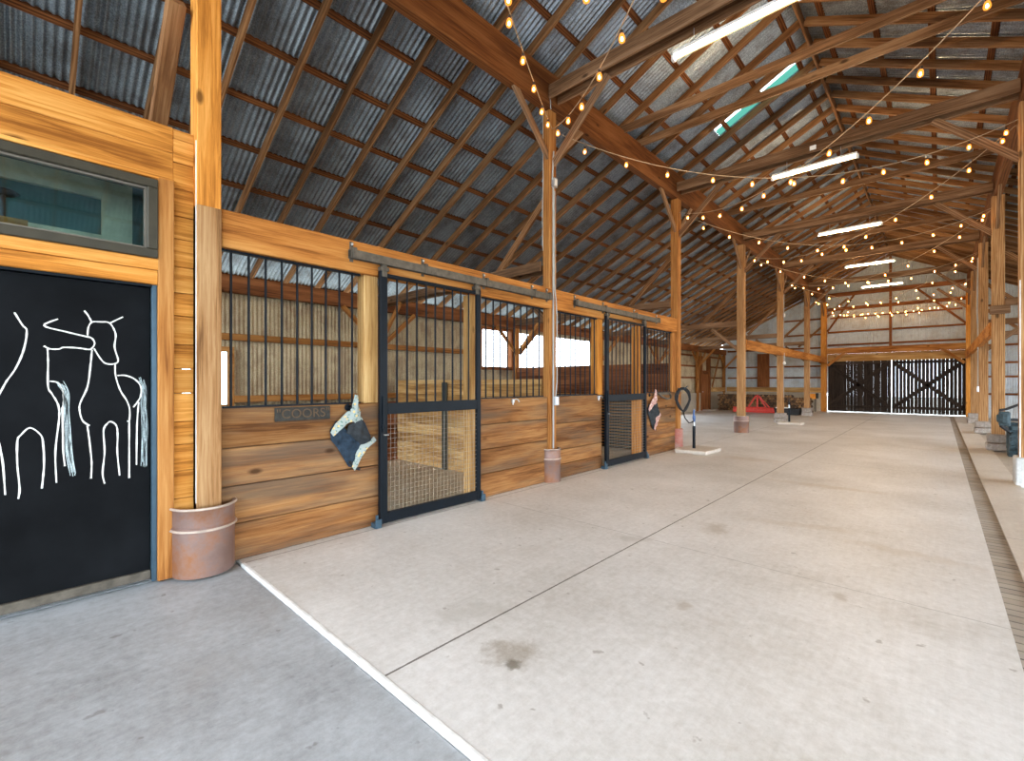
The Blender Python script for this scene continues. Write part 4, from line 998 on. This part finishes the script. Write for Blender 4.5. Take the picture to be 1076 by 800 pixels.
# ---------------------------------------------------------------- firewood
lm = []
bark = plain('firewood_bark', (0.10, 0.06, 0.035), 0.95, noise=0.5, scale=25, bump=.5)
ends = [plain('split_end_%s' % n, c, .9, noise=.35, scale=18) for n, c in (('tan', (.30, .17, .075)), ('brown', (.18, .10, .05)), ('dark', (.09, .055, .035)))]
for k in range(6):
    n = 9 if k % 2 == 0 else 5; pr = [(math.cos(2 * math.pi * i / n) * R(.85, 1.1), math.sin(2 * math.pi * i / n) * R(.85, 1.1)) for i in range(n)]
    me = bpy.data.meshes.new('firewood_log'); b = MB().prism([(u * .068, v * .068) for u, v in pr], 'y', 0, .5)
    me.from_pydata(b.v, [], b.f); me.materials.append(bark); me.materials.append(ends[k % 3])
    me.polygons[0].material_index = 1; me.polygons[1].material_index = 1; me.update(); lm.append(me)
xs = -8.85; rows = 7
for r in range(rows):
    n = 33 - (r == rows - 1) * 7
    for k in range(n):
        x = xs + .07 + k * .136 + (.068 if r % 2 else 0)
        if x > -4.55: continue
        o = bpy.data.objects.new('firewood_log', random.choice(lm)); COL.objects.link(o)
        o.location = (x, 25.9 + R(-.03, .03), .07 + r * .122); o.rotation_euler = (0, R(0, 6.28), 0)
        tag(o, 'split log in the long firewood stack at the far left', 'firewood', 'logs stacked against the far left wall')

# red grader blade
t = thing('grader_blade', (-6.6, 24.7, 0), 'red tractor blade with a pointed hitch frame before the firewood', 'farm implement')
pf = [(24.62, .02), (24.66, .02), (24.70, .1), (24.70, .2), (24.66, .28), (24.62, .28), (24.65, .2), (24.65, .1)]
MB().prism(pf, 'x', -7.65, -5.45).build('blade', M['redpaint'], t)
fr = MB()
for s in (-1, 1): fr.bar((-6.6 + s * .42, 24.85, .22), (-6.6 + s * .06, 24.9, .84), .06, .07, (0, 1, 0))
fr.bar((-6.95, 24.86, .24), (-6.25, 24.86, .24), .1, .1).bar((-6.6, 24.9, .2), (-6.6, 24.95, .88), .08, .06, (0, 1, 0)).bar((-6.5, 24.9, .8), (-6.15, 25.3, .25), .05, .05)
fr.build('hitch_frame', M['redpaint'], t, bevel=.005)
MB().tube([(-7.0, 24.9, .25), (-7.0, 25.2, .12)], .03, 8).tube([(-6.2, 24.9, .25), (-6.2, 25.2, .12)], .03, 8).build('pivot_pins', M['rubber'], t)
# black trough with pale lid
t = thing('stock_trough', (-4.95, 24.2, 0), 'low black trough with a pale board on it, right of the red blade', 'trough')
MB().prism([(-5.6, .0), (-4.65, .0), (-4.58, .3), (-5.67, .3)], 'y', 24.0, 24.5).build('tub', M['rubber'], t, bevel=.01)
MB().box(-5.6, -5.1, 24.0, 24.4, .302, .34).build('lid', M['white2'], t)
# orange box on a stand
t = thing('orange_bin', (-4.75, 27.6, 0), 'orange box on thin legs beside the far door jamb', 'bin')
MB().box(-5.0, -4.6, 27.5, 27.8, .66, .92).build('body', M['orange'], t, bevel=.01)
MB().box(-4.6, -4.5, 27.55, 27.75, .68, .95).build('end_cap', M['rubber'], t, bevel=.01)
for x, y in ((-4.97, 27.52), (-4.63, 27.52), (-4.97, 27.78), (-4.63, 27.78)): MB().box(x - .015, x + .015, y - .015, y + .015, 0, .66).build('leg', M['track'], t)

# ---------------------------------------------------------------- tiller beside the right row
t = thing('rotary_tiller', (1.32, 14.0, 0), 'dark walk-behind tiller with a lugged tyre, half hidden by the right edge post', 'tiller')
ORG[t.name] = (1.42, 13.3, 0)
def tyre(cx, cy, r, w):
    m = MB().lathe((cx, cy, r - .03), [(r * .5, -w / 2 + .02), (r * .62, -w / 2), (r * .86, -w / 2), (r * .97, -w / 2 + .03), (r * .97, w / 2 - .03), (r * .86, w / 2), (r * .62, w / 2), (r * .5, w / 2 - .02)], 28, axis='x')
    for k in range(20):
        a = 2 * math.pi * k / 20
        for s in (-1, 1):
            aa = a + (.16 if s > 0 else 0)
            c = Vector((cx + s * w * .25, cy + math.cos(aa) * r * .98, r - .03 + math.sin(aa) * r * .98))
            tn = Vector((0, -math.sin(aa), math.cos(aa))); rd = Vector((0, math.cos(aa), math.sin(aa)))
            ax = (Vector((1, 0, 0)) + tn * s * .5).normalized()
            m.obox(c, ax * w * .27, tn * .018, rd * .028)
    return m
ty = tyre(1.24, 13.3, .34, .2).build('tyre', M['tyre'], t)
MB().lathe((1.26, 13.3, .31), [(0, -.05), (.05, -.06), (.17, -.04), (.17, .04), (.05, .06), (0, .05)], 16, axis='x').build('wheel_hub', M['steel'], ty, smooth=True)
tyre(1.72, 13.3, .34, .17).build('tyre', M['tyre'], t)
e = MB().box(1.0, 1.16, 12.98, 13.2, .60, .90).box(1.03, 1.13, 12.95, 12.99, .66, .86).box(1.16, 1.3, 13.02, 13.4, .52, .62)
e.tube([(1.02, 13.08, .76), (.965, 13.08, .76)], .085, 14).build('engine', M['tyre'], t, bevel=.02)
fr = MB().tube([(1.0, 12.95, .93), (1.1, 13.0, .955), (1.3, 13.1, 1.06), (1.75, 13.6, 1.16)], .024, 8)
fr.build('handle_frame', M['rubber'], t, smooth=True)
MB().tube([(1.02, 13.0, .62), (1.12, 13.02, .52), (1.26, 13.08, .38)], .035, 8).build('lower_arm', M['rubber'], t, smooth=True)
MB().tube([(1.12, 13.05, .74), (1.3, 13.1, .74), (1.6, 13.4, .78)], .028, 8).build('cross_arm', M['rubber'], t, smooth=True)
MB().tube([(1.26, 13.3, .31), (1.72, 13.3, .31)], .025, 8).build('axle', M['steel'], t)
MB().box(1.3, 1.62, 13.5, 13.95, -.01, .45).build('tine_hood', M['rubber'], t, bevel=.04)

# ---------------------------------------------------------------- lamps
def tube_lamp(y, i):
    t = thing('tube_lamp', (-1.73, y, 5.5), ['brightest tube lamp, nearest the camera at the top', 'second tube lamp, hanging over the aisle below the skylight', 'third tube lamp down the aisle',
              'fourth tube lamp down the aisle', 'farthest tube lamp, just before the gable wall'][i], 'lamp')
    sl = MB().tube([(-2.38, y, 5.5), (-1.08, y, 5.5)], .027, 12).build('tube', M['sleeve'], t, smooth=True)
    MB().tube([(-2.37, y, 5.5), (-1.09, y, 5.5)], .0075, 8).build('glowing_core', M['tube'], sl, smooth=True)
    MB().box(-2.4, -1.06, y - .04, y + .04, 5.535, 5.575).box(-2.42, -2.385, y - .03, y + .03, 5.47, 5.54).box(-1.075, -1.04, y - .03, y + .03, 5.47, 5.54).build('housing', M['white2'], t, bevel=.004)
    for x in (-2.15, -1.3): MB().tube([(x, y, 5.575), (x, y, 5.75)], .004, 6).build('hanging_chain', M['steel'], t)
    b = tag(MB().box(-1.75, -1.65, y - .155, y - .14, 5.78, 5.86).build('junction_box', M['white'], bevel=.004), 'small white junction box on the tie above the %s tube lamp' % ['nearest', 'second', 'third', 'fourth', 'farthest'][i], 'junction box')
for i, y in enumerate((5.5, 10.08, 14.8, 19.6, 24.2)): tube_lamp(y, i)

# string lights
bme = {}
def make_bulb():
    root = MB().lathe((0, 0, 0), [(0, -.112), (.014, -.109), (.025, -.10), (.029, -.082), (.027, -.064), (.021, -.042), (.014, -.03)], 12).build('bulb', M['bulb'], origin=(0, 0, 0), smooth=True)
    s = MB().lathe((0, 0, 0), [(0, 0), (.014, 0), (.016, -.012), (.016, -.034), (0, -.034)], 10).build('socket', M['socket'], origin=(0, 0, 0))
    f = MB().lathe((0, 0, 0), [(0, -.098), (.009, -.09), (.011, -.078), (.007, -.06), (0, -.055)], 8).build('filament', M['filament'], origin=(0, 0, 0), smooth=True)
    for c in (s, f): c.parent = root
    return root
proto = make_bulb(); used = [False]
def string(p0, p1, sag, ts, label):
    p0, p1 = Vector(p0), Vector(p1)
    mid = tuple((p0 + p1) / 2)
    t = thing('string_light', mid, label, 'string lights', 'festoon strings zigzagging down the aisle')
    def P(u):
        p = p0.lerp(p1, u); p.z -= sag * 4 * u * (1 - u); return p
    MB().tube([P(k / 28) for k in range(29)], .0055, 5, bid=0).build('cord', M['cord'], t, smooth=True)
    for u in ts:
        if not used[0]: b = proto; used[0] = True
        else: b = copy_tree(proto)
        b.parent = t; q = P(u); dz = R(.0, .05)
        b.location = (q.x - mid[0], q.y - mid[1], q.z - mid[2] - dz - .004)
        b.rotation_euler = (R(-.1, .1), R(-.1, .1), R(0, 6))
        if dz > .01: pass
names = [('rising to the upper right from the conduit post', None), ]
def sname(a, b, i):
    l = ['front post', 'conduit post', 'post by the hose', 'post in the half barrel', 'post behind the far hydrant', 'post nearest the firewood', 'left jamb of the far door']
    r = ['post behind the camera', 'post beside the camera', 'post on the white block', 'post behind the tiller', 'right post with the conduit', 'next to last right post', 'right jamb of the far door']
    return 'amber string lights from %s to %s' % (l[a], r[b])
for i in range(6):
    ts = [.06 + .0935 * k + R(-.008, .008) for k in range(10)] + [.975]
    string((-4.22, PY[i] + .1, 5.28), (.84, PY[i + 1] - .1, 5.36), .76, ts, sname(i, i + 1, i))
    string((-4.22, PY[i + 1] - .1, 5.28), (.84, PY[i] + .1, 5.36), .76, ts, sname(i + 1, i, i))
string((-4.1, 28.0, 5.02), (.75, 28.0, 5.02), .12, [.04 + .057 * k for k in range(17)], 'festoon string of amber bulbs running straight across the far gable wall')
string((-4.22, 5.4, 5.28), (.84, -3.4, 5.5), .6, [.04, .09, .15, .21, .27, .36, .45], 'amber string lights climbing steeply to the top edge from the conduit post')

# ---------------------------------------------------------------- camera, world, render look
cam = bpy.data.cameras.new('camera'); co = bpy.data.objects.new('camera', cam); COL.objects.link(co)
cam.sensor_width = 36; cam.lens = 36 * 481 / 1076; cam.clip_start = .05; cam.clip_end = 300
cam.shift_y = 2 / 1076
co.location = (0, 0, 1.5); co.rotation_euler = (math.pi / 2, 0, math.radians(43.03))
bpy.context.scene.camera = co
wd = bpy.data.worlds.new('sky'); bpy.context.scene.world = wd; wd.use_nodes = True
bg = wd.node_tree.nodes['Background']; bg.inputs[0].default_value = (0.83, 0.92, 1.0, 1); bg.inputs[1].default_value = 7.5
sc = bpy.context.scene
sc.view_settings.view_transform = 'Standard'; sc.view_settings.look = 'None'; sc.view_settings.exposure = EXPO; sc.view_settings.gamma = 1
sc.view_settings.use_curve_mapping = False
try:
    sc.cycles.use_denoising = True; sc.cycles.max_bounces = 10; sc.cycles.diffuse_bounces = 7; sc.cycles.glossy_bounces = 3
    sc.cycles.transparent_max_bounces = 16; sc.cycles.sample_clamp_indirect = 6.0; sc.cycles.caustics_reflective = False; sc.cycles.caustics_refractive = False
except Exception: pass
